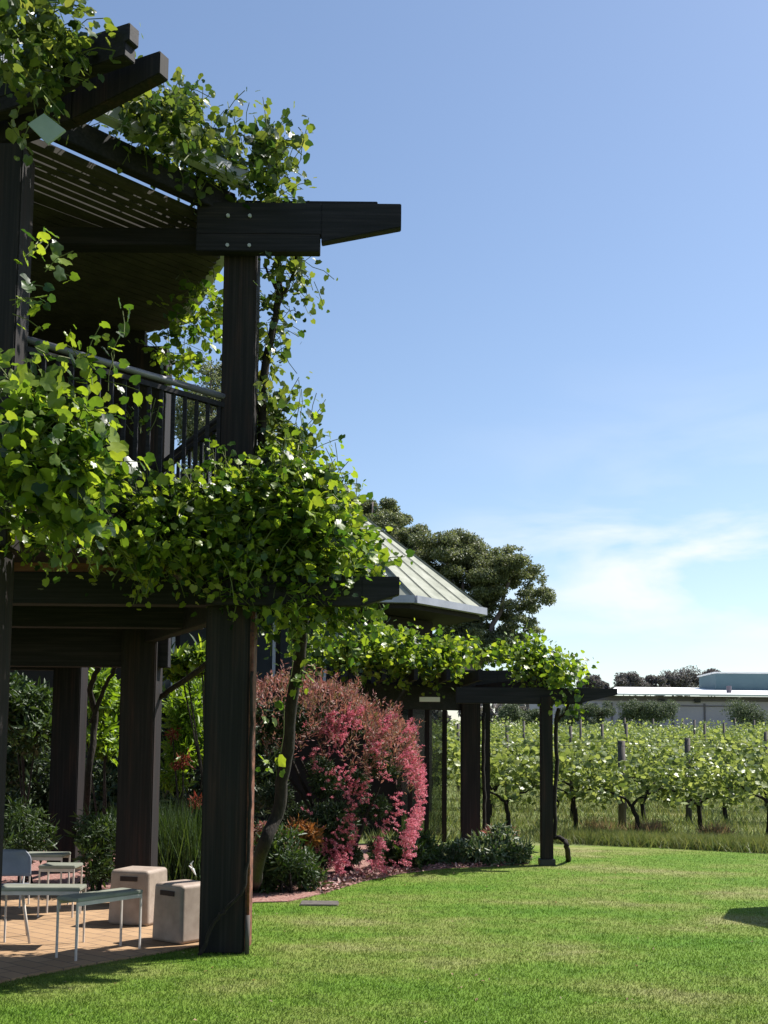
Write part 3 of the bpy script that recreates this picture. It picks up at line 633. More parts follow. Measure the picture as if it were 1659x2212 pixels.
vine_foliage(V5, [E(30, 880, 55, 50, 6.9, .3), E(120, 900, 60, 40, 6.95, .3), E(185, 900, 40, 40, 6.95, .3), E(90, 980, 110, 55, 6.9, .4), E(190, 1030, 50, 60, 6.95, .35), E(40, 1060, 90, 50, 6.9, .4), E(0, 790, 24, 40, 6.9, .2), E(165, 1090, 60, 36, 6.95, .35), E(215, 960, 32, 60, 7.0, .3)], 300, .11, M['vine'], (.08, .24), .1, .5, shell=.4)
vine_foliage(V5, [E(95, 560, 14, 36, 6.9, .06), E(90, 630, 18, 34, 6.9, .06), E(20, 660, 22, 22, 6.9, .1)], 9, .09, M['vine'], (.1, .22), 0, 1, name='trailing_foliage')
vine_foliage(V5, [E(275, 730, 10, 30, 7.3, .05), E(215, 800, 26, 18, 7.2, .08), E(200, 820, 30, 20, 7.2, .1)], 9, .10, M['vine'], (.18, .32), .9, .1, name='upright_foliage')
V6 = thing('grapevine', 'big grapevine billowing over the lower beams around the corner post', 'vine', (G(556, 1915).x, G(556, 1915).y, 0))
tr([(P2.x-.18, 8.80, 0), P(466, 1990, 8.80), P(492, 1962, 8.79), P(520, 1930, 8.79), P(534, 1880, 8.80), P(540, 1760, 8.81), P(543, 1600, 8.82), P(545, 1450, 8.83)], .016, .012, 33, V6, 'side_stem', M['bark'])
t0 = G(552, 1918)
tr([t0, P(562, 1850, 10.1), P(596, 1760, 10.0), P(618, 1640, 9.9), P(630, 1520, 9.75), P(648, 1400, 9.6), P(655, 1300, 9.4), P(640, 1220, 9.2)], .062, .045, 5, V6, k=10)
tr([P(648, 1395, 9.6), P(610, 1330, 9.4), P(560, 1270, 9.2)], .03, .018, 6, V6, 'branch')
big = [E(330, 1105, 70, 40, 8.4, .35), E(420, 1115, 80, 44, 8.6, .4), E(510, 1108, 75, 58, 8.7, .4), E(620, 1085, 76, 80, 8.85, .45), E(668, 1128, 62, 70, 8.95, .45), E(722, 1200, 58, 60, 9.0, .45), E(762, 1245, 42, 50, 9.0, .35), E(630, 1015, 36, 46, 9.0, .3)]
vine_foliage(V6, big, 640, .086, M['vine'], (.12, .36), .25, .5, shell=.42)
vine_foliage(V6, [E(560, 1180, 110, 70, 8.95, .5), E(670, 1230, 100, 70, 9.0, .5), E(440, 1130, 100, 70, 8.85, .5), E(600, 1280, 120, 45, 9.05, .45), E(720, 1290, 60, 40, 9.05, .4), E(330, 1160, 100, 55, 8.5, .35), E(440, 1215, 110, 50, 8.7, .35), E(200, 1130, 110, 40, 8.0, .3), E(90, 1120, 100, 40, 7.6, .3), E(350, 1210, 90, 30, 8.6, .3), E(570, 1130, 110, 60, 9.25, .35), E(700, 1180, 90, 70, 9.35, .35), E(640, 1290, 120, 32, 9.1, .4)], 900, .08, M['vine'], (.15, .35), -.1, .9, shell=.5, name='inner_foliage')
vine_foliage(V6, [E(705, 980, 8, 30, 8.9, .05), E(772, 1090, 8, 30, 8.95, .05), E(728, 1020, 10, 20, 8.9, .05), E(655, 930, 14, 30, 8.95, .1), E(320, 940, 30, 20, 8.4, .1)], 16, .05, M['vine'], (.12, .28), 1.2, .1, name='tip_foliage')
vine_foliage(V6, [E(608, 1530, 9, 36, 9.5, .05), E(606, 1600, 9, 30, 9.5, .05), E(655, 1450, 10, 34, 9.5, .05), E(770, 1310, 14, 40, 9.0, .1)], 14, .085, M['vine'], (.1, .2), -.4, 1, name='hanging_foliage')
tr([P(652, 1300, 9.5), P(640, 1400, 9.5), P(618, 1500, 9.5), P(606, 1630, 9.5)], .006, .003, 8, V6, 'shoot', M['shootstem'], 5)
# inside vines with trunks on posts 3/4
V7 = thing('grapevine', 'slim dark grapevine trunk between the two rear verandah posts', 'vine', (G(185, 1860).x, G(185, 1860).y, 0))
tr([G(182, 1862), P(190, 1700, 13.5), P(205, 1560, 13.4), P(195, 1490, 13.2), P(215, 1440, 13.0)], .045, .03, 9, V7)
tr([P(198, 1560, 13.4), P(225, 1490, 13.2), P(250, 1440, 13)], .03, .02, 10, V7, 'branch')
tr([P(340, 1510, 11.6), P(390, 1475, 11.4), P(450, 1430, 11.2)], .03, .03, 12, V7, 'branch')

# ------------------------------------------------------------------ far pergola
fp = thing('pergola', 'dark timber pergola smothered in grapevine beside the lawn', 'pergola', (XZ(1015, 18.5), 18.5, 0))
ZA, ZB2 = 18.6, 15.9
xa, xb = XZ(1016, ZA, 1650), XZ(1180, ZB2, 1650)
def hh_(y, x, Z): return P(x, y, Z).z
MB().post((xa, ZA), .31, .31, 0, hh_(1480, 1016, ZA)).build('post', M['timber'], fp, .01)
MB().post((xa+.29, ZA+.25), .12, .12, 0, hh_(1490, 1040, ZA)).build('post', M['timber'], fp, .01)
o = MB().post((xb, ZB2), .168, .168, .09, hh_(1505, 1180, ZB2)).build('post', M['timber'], fp, .008)
MB().post((xb, ZB2), .22, .22, 0, .09).build('post_shoe', M['black'], o, .006)
x0_, x1_ = XZ(780, ZA-.2, 1480), XZ(1146, ZA-.2, 1460)
MB().beam((x0_, ZA-.2), (x1_-.55, ZA-.2), .1, hh_(1450, 1016, ZA), hh_(1492, 1016, ZA)).beam((x1_-.55, ZA-.2), (x1_, ZA-.2), .1, hh_(1450, 1016, ZA), hh_(1490, 1016, ZA), hh_(1448, 1140, ZA), hh_(1470, 1140, ZA)).build('outrigger_beam', M['timber_x'], fp, .006)
MB().beam((x0_-.5, ZA+.2), (x1_-.3, ZA+.2), .1, hh_(1450, 1016, ZA), hh_(1492, 1016, ZA)).build('outrigger_beam', M['timber_x'], fp, .006)
x2_, x3_, x4_ = XZ(985, ZB2, 1500), XZ(1255, ZB2, 1500), XZ(1332, ZB2, 1495)
MB().beam((x2_, ZB2), (x3_, ZB2), .12, hh_(1486, 1180, ZB2), hh_(1521, 1180, ZB2)).beam((x3_, ZB2), (x4_, ZB2), .12, hh_(1486, 1180, ZB2), hh_(1519, 1255, ZB2), hh_(1488, 1330, ZB2), hh_(1501, 1330, ZB2)).build('outrigger_beam', M['timber_x'], fp, .006)
# long side beams running towards the near building
ed = Vector((XZ(600, 13.5), 13.5)); MB().beam(Vector((XZ(560, 16.8), 16.8)), (xa-.16, ZA), .14, hh_(1485, 1000, ZA), hh_(1535, 1000, ZA)).build('side_beam', M['timber_x'], fp, .006)
MB().beam((xa+.1, ZA-.2), (xb, ZB2+.1), .1, hh_(1470, 1100, 17), hh_(1498, 1100, 17)).build('side_beam', M['timber_x'], fp, .006)
for k in range(7):
    f_ = k/6; X = XZ(620, 17.0)+(xa-XZ(620, 17.0))*f_
    MB().beam((X, 16.6), (X-.4, 20.5), .06, hh_(1458, 900, 18), hh_(1480, 900, 18)).build('rafter', M['timber_x'], fp)
o = MB().box(XZ(906, 17.8, 1510), XZ(950, 17.8, 1510), 17.74, 17.8, P(930, 1516, 17.8).z, P(930, 1506, 17.8).z).build('lamp_panel', M['whitep'], fp)
o['label'] = 'small white panel under the pergola beam'
V8 = thing('grapevine', 'long grapevine hedge lying along the top of the far pergola', 'vine', (xb+.2, ZB2+.1, 0))
tr([P(1200, 1812, 16.1), P(1198, 1740, 16.1), P(1203, 1640, 16.1), P(1200, 1570, 16.1), P(1207, 1530, 16.0)], .028, .03, 14, V8)
tr([P(1203, 1560, 16.1), P(1220, 1540, 16.0), P(1235, 1505, 15.9)], .022, .018, 15, V8, 'branch')
tr([G(1228, 1860), P(1225, 1830, 15.9), P(1218, 1815, 16.0), P(1200, 1808, 16.1), P(1190, 1812, 16.1)], .040, .028, 16, V8, 'trunk')
tr([P(1044, 1815, 18.6), P(1047, 1740, 18.6), P(1043, 1640, 18.6), P(1046, 1540, 18.6)], .03, .03, 17, V8, 'trunk')
far1 = [E(700, 1408, 50, 32, 16.8, .5), E(780, 1416, 60, 30, 17.0, .6), E(860, 1424, 60, 28, 17.3, .6), E(940, 1434, 60, 26, 17.6, .6), E(1000, 1428, 36, 20, 18.2, .6), E(840, 1385, 12, 22, 17.2, .3)]
vine_foliage(V8, far1, 760, .10, M['vine'], (.12, .34), .5, .3, stems=False, shell=.45, nod=.08)
far2 = [E(1085, 1420, 34, 10, 18.8, .4), E(1165, 1445, 40, 24, 16.6, .5), E(1200, 1460, 44, 20, 16.0, .5), E(1232, 1474, 22, 11, 15.8, .3), E(1160, 1425, 10, 22, 16.4, .2)]
vine_foliage(V8, far2, 400, .09, M['vine'], (.10, .28), .4, .4, stems=False, shell=.45, nod=.08)
vine_foliage(V8, [E(1235, 1520, 22, 10, 15.8, .2)], 9, .09, M['vine'], (.1, .22), -.2, 1, stems=False, nod=.08, name='hanging_foliage')

# ------------------------------------------------------------------ second building with the tapering metal roof
b2 = thing('hip_roofed_building', 'low building with pale cream tapering metal roof behind the pergola', 'building', (-4.5, 25, 0))
A_ = P(1046, 1317, 24.0); ze = A_.z
def atz(x, y_guess, z):   # point at height z along the view line
    d = ray(x, y_guess); t_ = (z-EYE)/d.z; return Vector((d.x*t_, d.y*t_))
ev = [Vector((A_.x, A_.y)), atz(895, 1290, ze), atz(800, 1288.5, ze), Vector((-5.5, 21.9)), Vector((-9.5, 22.5)), Vector((-11, 26)), Vector((-9, 30)), Vector((-4, 31)), Vector((-.2, 28.5))]
apex = P(560, 944, 24.8)
n_ = len(ev); vs = [(p.x, p.y, ze) for p in ev]+[tuple(apex)]+[(p.x, p.y, ze-.05) for p in ev]
rf = MB().add(vs, [(i, (i+1) % n_, n_) for i in range(n_)]+[tuple(n_+1+i for i in range(n_))]+[(i, n_+1+i, n_+1+(i+1) % n_, (i+1) % n_) for i in range(n_)]).build('roof', M['cream'], b2)
sm = MB()
for i in range(n_):
    a, b_ = ev[i], ev[(i+1) % n_]; Ln = (b_-a).length; k = max(1, int(Ln/(.5 if i == 0 else .24)))
    for j in range(k):
        f_ = j/k; q = a+(b_-a)*f_; hip = (j == 0)
        e0 = Vector((q.x, q.y, ze+.02)); ap = apex+Vector((0, 0, .03)); L1 = 1.0 if hip else .97
        e1_ = e0+(ap-e0)*L1; sm.tube([e0, e1_], .026 if hip else .012, 4)
sm.build('roof_seams', M['seam'], rf)
gt = MB()
for i in range(n_):
    a, b_ = ev[i], ev[(i+1) % n_]; gt.beam(a, b_, .16, ze+.03, ze-.12)
gt.build('gutter', M['gutter'], b2)
cen = Vector((-5, 26)); wl = [p+(cen-p).normalized()*1.15 for p in ev]
MB().poly([(p.x, p.y) for p in [p+(cen-p).normalized()*.1 for p in ev]], ze-.22, ze-.13).build('soffit', M['wall'], b2)
MB().poly([(p.x, p.y) for p in wl], 0, ze-.24).build('wall', M['wall'], b2)
for i in (1, 2):
    a, b_ = wl[i], wl[i+1]; d_ = (b_-a).normalized(); nrm_ = Vector((-d_.y, d_.x)); nrm_ = nrm_ if nrm_.y < 0 else -nrm_
    Ln = (b_-a).length; k = max(1, round(Ln/1.1))
    for j in range(k):
        s_ = a+d_*(Ln*j/k+.08)+nrm_*.015; q_ = a+d_*(Ln*(j+1)/k-.08)+nrm_*.015
        wo = MB().beam(s_, q_, .03, ze-.45, ze-2.0).build('window', M['glass'], b2)
        MB().beam(s_+nrm_*.02-d_*.06, s_+nrm_*.02, .06, ze-.40, ze-2.05).build('frame', M['gutter'], wo)
# glazed screen under the pergola
gs = thing('glazed_screen', 'tall dark-framed glass screen between the pink shrub and the pergola post', 'glass screen', (XZ(920, 19.6), 19.6, 0))
for k, x_ in enumerate((886, 922, 960)):
    X = XZ(x_, 19.6, 1650); MB().post((X, 19.6), .085, .085, 0, P(x_, 1525, 19.6).z).build('post', M['timber'], gs, .004)
Xs = [XZ(x_, 19.6, 1650) for x_ in (850, 886, 922, 960)]
for a, b_ in zip(Xs[:3], Xs[1:]):
    MB().box(a+.046, b_-.046, 19.59, 19.605, .12, P(900, 1530, 19.6).z).build('pane', M['glassclear'] if 'glassclear' in M else M['glass'], gs)
bw_ = thing('garden_wall', 'dark timber wall in the shade behind the pink shrub', 'wall', (XZ(700, 20.2), 20.2, 0))
MB().box(XZ(340, 20.2), XZ(868, 20.2), 20.2, 20.35, 0, P(800, 1500, 20.2).z).build('panel', M['wall'], bw_)
MB().box(XZ(340, 20.2), XZ(868, 20.2), 20.15, 20.4, P(800, 1500, 20.2).z, P(800, 1500, 20.2).z+.08).build('coping', M['timber_x'], bw_)

# ------------------------------------------------------------------ shrubs
def shrub(label, name, cat, ells, n, size, mat, T=OVAL, base=None, stems=4, extra=None, **kw):
    c = ells[0][0]; base = base or (c[0], c[1]); t_ = thing(name, label, cat, (base[0], base[1], 0))
    r_ = random.Random(len(label)+n); ir = []
    for c_, q_ in ells:
        for _ in range(9):
            d = unit(np.array([r_.gauss(0, 1), r_.gauss(0, 1), r_.gauss(0, 1)*.9+.2])); f_ = r_.uniform(.28, .55)
            ir.append((c_+d*q_*r_.uniform(.35, .85), q_*f_*np.array([1, 1, r_.uniform(.7, 1.1)])))
    p_, d_ = in_ells(ir, n, kw.get('shell', .28)); nr_ = unit(d_*.5+RG.normal(size=(n, 3))*.7+np.array([0, 0, .35])); al_ = d_*.6+RG.normal(size=(n, 3))*.5+np.array([0, 0, -kw.get('droop', 0)])
    Va, Fa = place(T, p_, nr_, al_, size*RG.uniform(.65, 1.3, n))
    p2, d2 = surf_pts(ir, max(60, n//14)); Vb, Fb = place(NARROW, p2, rdir(len(p2)), d2+RG.normal(size=p2.shape)*.35+np.array([0, 0, .5]), size*1.9*RG.uniform(.6, 1.4, len(p2)))
    tri_mesh('foliage', np.concatenate([Va, Vb]), np.concatenate([Fa, Fb+len(Va)]), mat, t_)
    sm_ = MB()
    for i in range(stems):
        e_ = ells[i % len(ells)]; tgt = Vector(e_[0])+Vector((rnd.uniform(-.3, .3)*e_[1][0], rnd.uniform(-.3, .3)*e_[1][1], 0))
        b0 = Vector((base[0]+rnd.uniform(-.08, .08), base[1]+rnd.uniform(-.08, .08), 0)); w_ = wiggle([b0, b0.lerp(tgt, .5)+Vector((0, 0, .04)), tgt], .005, 3, i)
        sm_.tube(w_, taper(len(w_), .02, .008), 5)
    sm_.build('stem', M['bark'], t_); return t_
# pink bottlebrush
Zp = 14.6
pe_ = [E(735, 1700, 120, 190, Zp, .9), E(650, 1640, 100, 165, Zp, .9), E(820, 1700, 80, 150, Zp, .8), E(600, 1560, 72, 90, Zp, .8), E(570, 1600, 50, 90, Zp, .7), E(700, 1560, 90, 80, Zp, .7), E(850, 1640, 50, 80, Zp, .6), E(760, 1790, 80, 90, Zp, .7), E(640, 1790, 95, 100, Zp+.2, .7), E(800, 1830, 80, 50, Zp+.1, .6), E(700, 1840, 80, 40, Zp+.2, .6)]
ps = thing('flowering_shrub', 'tall domed shrub covered in pink bottlebrush flowers behind the corner post', 'flowering shrub', (P(740, 1870, Zp).x, Zp, 0))
clump_foliage('foliage', ps, sub_clumps(pe_, 9, .3, .9, 3), 30000, .075, M['dkgreen'], NARROW, shell=.5, outward=.3, up=.2)
Xp = lambda x: P(x, 1700, Zp).x
Zz = lambda y: P(740, y, Zp).z
p_, d_ = surf_pts(pe_, 3600, cond=lambda p, d: (p[:, 2] > Zz(1560)+np.maximum(p[:, 0]-Xp(740), (p[:, 0]-Xp(740))*.15)*-.9+RG.normal(size=len(p))*.12))
al_ = unit(np.stack([d_[:, 0]*.4+.1, d_[:, 1]*.3, np.ones(len(p_))*.9], -1)+RG.normal(size=p_.shape)*.3)
leaves('new_growth', NARROW, p_, rdir(len(p_)), al_, .085*RG.uniform(.6, 1.4, len(p_)), M['newgrowth'], ps)
pp_, pd_ = surf_pts(pe_, 190, cond=lambda p, d: (d[:, 2] > .05) & (p[:, 2] > Zz(1680)))
def plumes(name, base, dirs, per, ln, size, mat):
    ps_ = []; as_ = []
    for b_, d in zip(base, dirs):
        v = unit(d*.55+np.array([.1, -.1, .75])+RG.normal(size=3)*.28); L_ = ln*RG.uniform(.5, 1.2)
        for j in range(per):
            f_ = j/per; rd = unit(np.cross(v, RG.normal(size=3))); ps_.append(b_-v*.08+v*L_*f_+rd*.012); as_.append(v+rd*.8)
    ps_ = np.array(ps_); leaves(name, NARROW, ps_, rdir(len(ps_)), np.array(as_), size*RG.uniform(.6, 1.3, len(ps_)), mat, ps)
plumes('growth_plumes', pp_, pd_, 26, .34, .06, M['newgrowth'])
# flower spikes: bristles round an axis, in hanging drifts on the lit side
def drift(p, d):
    X, Zc = p[:, 0], p[:, 2]
    xs_ = [(Xp(745), .12), (Xp(888), .085), (Xp(828), .05), (Xp(700)+(Zc-Zz(1620))*.1, .04*(Zc > Zz(1660)))]
    k = np.zeros(len(p), bool)
    for x_, w_ in xs_: k |= (np.abs(X-x_+.10*np.sin(Zc*5)) < w_*(1+.6*np.sin(Zc*9+x_*5)-.3*np.sin(Zc*23)))
    k |= (RG.random(len(p)) < .05)
    return k & (d[:, 1] < .4) & (Zc < Zz(1540)) & (X > Xp(660))
fp_, fd_ = surf_pts(pe_, 900, cond=drift)
fax = unit(fd_*.9+np.array([.45, -.2, .1])+RG.normal(size=fp_.shape)*.3)
nb = 30; bp_ = np.repeat(fp_, nb, 0); ax = np.repeat(fax, nb, 0); u = RG.random((len(bp_), 1)); rad_ = unit(np.cross(ax, rdir(len(bp_))))
leaves('flower_spikes', tmpl_quad(.45), bp_+ax*u*.13, unit(np.cross(rad_, ax)+.2*rdir(len(bp_))), rad_+ax*.5, .024*RG.uniform(.7, 1.3, len(bp_)), M['pink'], ps)['kind'] = 'stuff'
sm_ = MB()
for i in range(5):
    b0 = Vector((P(740, 1870, Zp).x+rnd.uniform(-.15, .15), Zp+rnd.uniform(-.1, .1), 0)); tp = Vector(pe_[i][0]); w_ = wiggle([b0, b0.lerp(tp, .5), tp], .01, 4, i); sm_.tube(w_, taper(len(w_), .04, .012), 6)
sm_.build('stem', M['bark'], ps)

def gd(x, y): q = G(x, y); return (q.x, q.y)
def ES(x, y, rx, ry, base_y):      # ellipsoid for a shrub whose foot is at photo height base_y
    Z = G(x, base_y).y+.25; return E(x, y, rx, ry, Z, rx/S(Z))
shrub('dense dark green mounded shrub right of the corner post', 'mounded_shrub', 'shrub', [ES(620, 1880, 74, 62, 1935), ES(575, 1890, 34, 52, 1935), ES(660, 1900, 36, 40, 1930), ES(610, 1830, 50, 40, 1935)], 9500, .055, M['green'], NARROW, shell=.4)
shrub('orange-leaved spurge bush behind the dark mounded shrub', 'orange_shrub', 'shrub', [ES(655, 1795, 34, 26, 1915), ES(635, 1815, 24, 20, 1915), ES(675, 1815, 20, 20, 1915)], 2200, .05, M['coral'], OVAL, shell=.5)
shrub('orange-tipped bush close against the corner post', 'orange_shrub', 'shrub', [ES(585, 1830, 34, 46, 1925), ES(600, 1870, 30, 26, 1925), ES(570, 1790, 20, 20, 1925)], 1900, .05, M['newgrowth'], OVAL, shell=.5)
shrub('soft green shrub between the pink flowers and the white-flecked bushes', 'low_shrub', 'shrub', [ES(880, 1850, 58, 36, 1880), ES(840, 1860, 30, 26, 1880), ES(920, 1840, 30, 40, 1878), ES(870, 1820, 34, 24, 1880)], 8500, .06, M['green'], NARROW, shell=.4)
shrub('white-flecked variegated bush beside the thick pergola post', 'variegated_shrub', 'shrub', [ES(990, 1845, 44, 34, 1872), ES(960, 1850, 26, 24, 1872)], 4200, .06, M['varieg'], OVAL, shell=.4)
shrub('broad variegated bush at the lawn corner near the slim pergola post', 'variegated_shrub', 'shrub', [ES(1080, 1835, 58, 42, 1870), ES(1115, 1850, 28, 28, 1868), ES(1040, 1845, 34, 30, 1872), ES(1090, 1800, 30, 16, 1870)], 6800, .06, M['varieg'], OVAL, shell=.4)
shrub('sparse red-brown tipped plant on top of the broad variegated bush', 'red_tipped_plant', 'shrub', [ES(1085, 1800, 42, 12, 1862)], 300, .06, M['newgrowth'], NARROW, shell=.5)
shrub('lime green feathery bush glowing between the rear and corner posts', 'lime_bush', 'shrub', [E(400, 1560, 50, 62, 14.0, .5), E(420, 1520, 40, 50, 14.0, .5), E(395, 1640, 42, 52, 14.0, .5), E(440, 1600, 30, 70, 14.1, .4), E(375, 1680, 25, 30, 13.9, .3)], 8200, .085, M['lime'], NARROW, base=(XZ(400, 14.0), 14.0), shell=.5, droop=.5)
shrub('red-flowered plant below the lime green bush', 'red_flower_plant', 'flowering plant', [E(372, 1585, 14, 18, 13.6, .15), E(395, 1640, 18, 16, 13.5, .15), E(425, 1735, 22, 18, 13.4, .15), E(380, 1655, 14, 12, 13.5, .1)], 260, .045, M['redfl'], OVAL, base=(XZ(400, 13.5), 13.5), shell=.5)
shrub('leafy vine bush lit at its top between the rear post and corner post', 'climbing_bush', 'shrub', [E(400, 1440, 60, 30, 13.0, .4), E(440, 1420, 30, 22, 13.0, .3)], 1300, .10, M['vine'], GRAPE, base=(XZ(470, 13.0), 13.0), shell=.5)
shrub('bright leafy bush seen between the two rear posts', 'leafy_bush', 'shrub', [E(232, 1520, 44, 70, 17.0, .8), E(225, 1600, 40, 50, 17.0, .7), E(190, 1500, 30, 40, 17, .6)], 3600, .10, M['lime'], OVAL, base=(XZ(230, 17), 17), shell=.5)
shrub('bushy green shrub at the far left behind the verandah', 'leafy_bush', 'shrub', [E(60, 1500, 66, 46, 16.0, .8), E(70, 1580, 60, 60, 16.0, .8), E(20, 1560, 50, 70, 16, .8)], 4200, .10, M['green'], OVAL, base=(XZ(60, 16), 16), shell=.5)
shrub('low olive-green bush below the rear posts', 'low_shrub', 'shrub', [E(215, 1800, 52, 52, 12.6, .5), E(220, 1860, 48, 50, 12.5, .5)], 5200, .06, M['green'], NARROW, base=(XZ(215, 12.6), 12.6), shell=.45)
shrub('low dark bush at the far left of the bed', 'low_shrub', 'shrub', [E(70, 1770, 66, 40, 13.2, .6), E(40, 1830, 70, 50, 13.0, .6)], 4200, .06, M['green'], NARROW, base=(XZ(60, 13.2), 13.2), shell=.45)
shrub('dark hedge of shrubs deep in the shade behind the patio', 'hedge', 'hedge', [E(60, 1700, 120, 180, 18.5, 1.0), E(250, 1720, 120, 160, 18.5, 1.0), E(420, 1760, 110, 120, 18.5, 1.0), E(540, 1640, 80, 200, 18.5, 1.0), E(330, 1560, 120, 90, 18.5, 1.0)], 16000, .12, M['dkgreen'], OVAL, base=(XZ(250, 18.5), 18.5), shell=.5)
# reeds
def reeds(label, x, y, n, hh, sp, wd, mat):
    q = G(x, y); t_ = thing('reed_clump', label, 'reeds', (q.x, q.y, 0))
    c = np.array(q)+np.stack([RG.normal(size=n)*sp, RG.normal(size=n)*sp*.7, np.zeros(n)], -1); d = unit(np.stack([RG.normal(size=n)*.22, RG.normal(size=n)*.2, np.ones(n)], -1))
    leaves('blades', tmpl_blade(wd, .18), c, unit(np.cross(d, rdir(n))), d, hh*RG.uniform(.6, 1.1, n), mat, t_)
reeds('tall fine green reed clump between the rear post and the corner post', 390, 1925, 1500, 1.02, .26, .014, M['green'])
wl_ = thing('white_leaf_plant', 'small plant with curled white leaves above the front stool', 'plant', (G(425, 1915).x, G(425, 1915).y, 0))
cwl = P(416, 1880, 11.4)
MB().tube([(cwl.x+.04, cwl.y, 0), P(424, 1895, 11.4), P(418, 1878, 11.4)], .008, 5).build('stem', M['shootstem'], wl_)
MB().tube([P(424, 1893, 11.4), P(417, 1878, 11.4), P(408, 1870, 11.4)], [.004, .017, .003], 6).tube([P(417, 1878, 11.4), P(412, 1866, 11.35), P(417, 1860, 11.35)], [.003, .011, .003], 6).build('leaf', M['whitep'], wl_)
# chips on the bed
n = 5200; cxy = []
while len(cxy) < n:
    f_ = rnd.random(); x_ = 690+f_*420; y_ = 1932-(f_**.6)*62+rnd.uniform(-22, 10)-4
    q = G(x_, y_)
    if in_poly(np.array([q.x]), np.array([q.y]), bedp)[0]: cxy.append((q.x, q.y, rnd.uniform(.01, .035)))
c = np.array(cxy); leaves('bark_mulch', tmpl_quad(.5), c, unit(RG.normal(size=(n, 3))*.5+np.array([0, 0, 1])), rdir(n), .055*RG.uniform(.5, 1.4, n), M['chip'], None)
tag(bpy.data.objects['bark_mulch'], 'pinkish bark chips spread over the garden bed', 'mulch', kind='stuff')

# ------------------------------------------------------------------ vineyard
def make_vine(seed, nl, size, T):
    t_ = bpy.data.objects.new('vineyard_vine', None); COL.objects.link(t_); ORI[t_] = Vector((0, 0, 0))
    r_ = random.Random(seed); top = Vector((r_.uniform(-.08, .08), 0, .62))
    w_ = wiggle([(0, 0, -.05), (r_.uniform(-.04, .04), 0, .3), top], .008, 4, seed); tm = MB().tube(w_, taper(len(w_), .05, .042), 7)
    for s_ in (-1, 1):
        w_ = wiggle([top-Vector((0, 0, .04)), top+Vector((s_*.14, 0, .12)), top+Vector((s_*.38, .03, .22)), top+Vector((s_*.62, 0, .34))], .012, 3, seed+s_); tm.tube(w_, taper(len(w_), .034, .012), 6)
    tm.build('trunk', M['bark'], t_, 0, True)
    pos = []; al = []
    for k in range(nl//9):
        big_ = 1.0+(r_.random() < .2)*.5
        q = np.array([r_.uniform(-.9, .9), r_.gauss(0, .18), r_.uniform(.52, 1.2)]); v = unit(np.array([r_.gauss(0, .35), r_.gauss(0, .4), r_.uniform(.3, 1.2)]))
        for j in range(9):
            v = unit(v+np.array([r_.gauss(0, .2), r_.gauss(0, .2), -.06*j*r_.random()])); q = q+v*.065*big_; pos.append(q+np.array([r_.gauss(0, .035), r_.gauss(0, .035), 0])); al.append(v*.3+np.array([r_.gauss(0, 1), r_.gauss(0, 1), -.3]))
    pos = np.array(pos); n = len(pos)
    leaves('foliage', T, pos, unit(RG.normal(size=(n, 3))*.75+np.array([.2, 0, .6])), np.array(al), size*RG.uniform(.6, 1.25, n), M['field'], t_)
    return t_
near = [make_vine(20+i, 560, .11, GRAPE) for i in range(4)]
far = [make_vine(40+i, 330, .13, QUAD) for i in range(4)]
used = set()
def put_vine(protos, x, Y, lab, grp, sc=1):
    k = rnd.randrange(len(protos)); p = protos[k]
    o = p if p.name not in used else copy_tree(p)
    used.add(p.name); o.location = (x, Y, gz(Y)); o.rotation_euler.z = rnd.choice((0, math.pi))+rnd.uniform(-.15, .15); o.scale = (sc, sc, sc*rnd.uniform(.92, 1.08))
    tag(o, lab, 'grapevine', grp); return o
row1 = [(1100, 20.9, 'dark-stemmed vine seen between the two pergola posts'), (1245, 21.3, 'front-row vine just right of the slim pergola post'),
        (1372, 20.6, 'front-row vine with a straight trunk beside the weathered tall post'), (1515, 21.0, 'wide Y-shaped vine in the front vineyard row'), (1655, 20.4, 'front-row vine cut by the right edge of the photo')]
for x_, Z_, lab in row1: put_vine(near, XZ(x_, Z_), Z_, lab, 'vines of the front vineyard row', .95)
names = ['second', 'third', 'fourth', 'fifth', 'sixth', 'seventh', 'eighth', 'ninth', 'tenth', 'eleventh', 'twelfth', 'thirteenth', 'fourteenth', 'fifteenth', 'sixteenth', 'seventeenth', 'eighteenth']
Y = 23.6; ri = 0; total = 5
while Y < 72 and ri < len(names):
    x = XZ(985 if Y > 24 else 1060, Y)-rnd.uniform(0, 1.0); xm = XZ(1659, Y)+.9; step = 1.65
    while x < xm:
        put_vine(near if Y < 30 else far, x+rnd.uniform(-.15, .15), Y+rnd.uniform(-.08, .08), 'leafy vine in the %s vineyard row back from the lawn' % names[ri], 'vines of the %s vineyard row' % names[ri], 1.0)
        x += step*rnd.uniform(.9, 1.1)*(1 if Y < 50 else 1.15); total += 1
    Y += 2.75; ri += 1
print('vines', total)
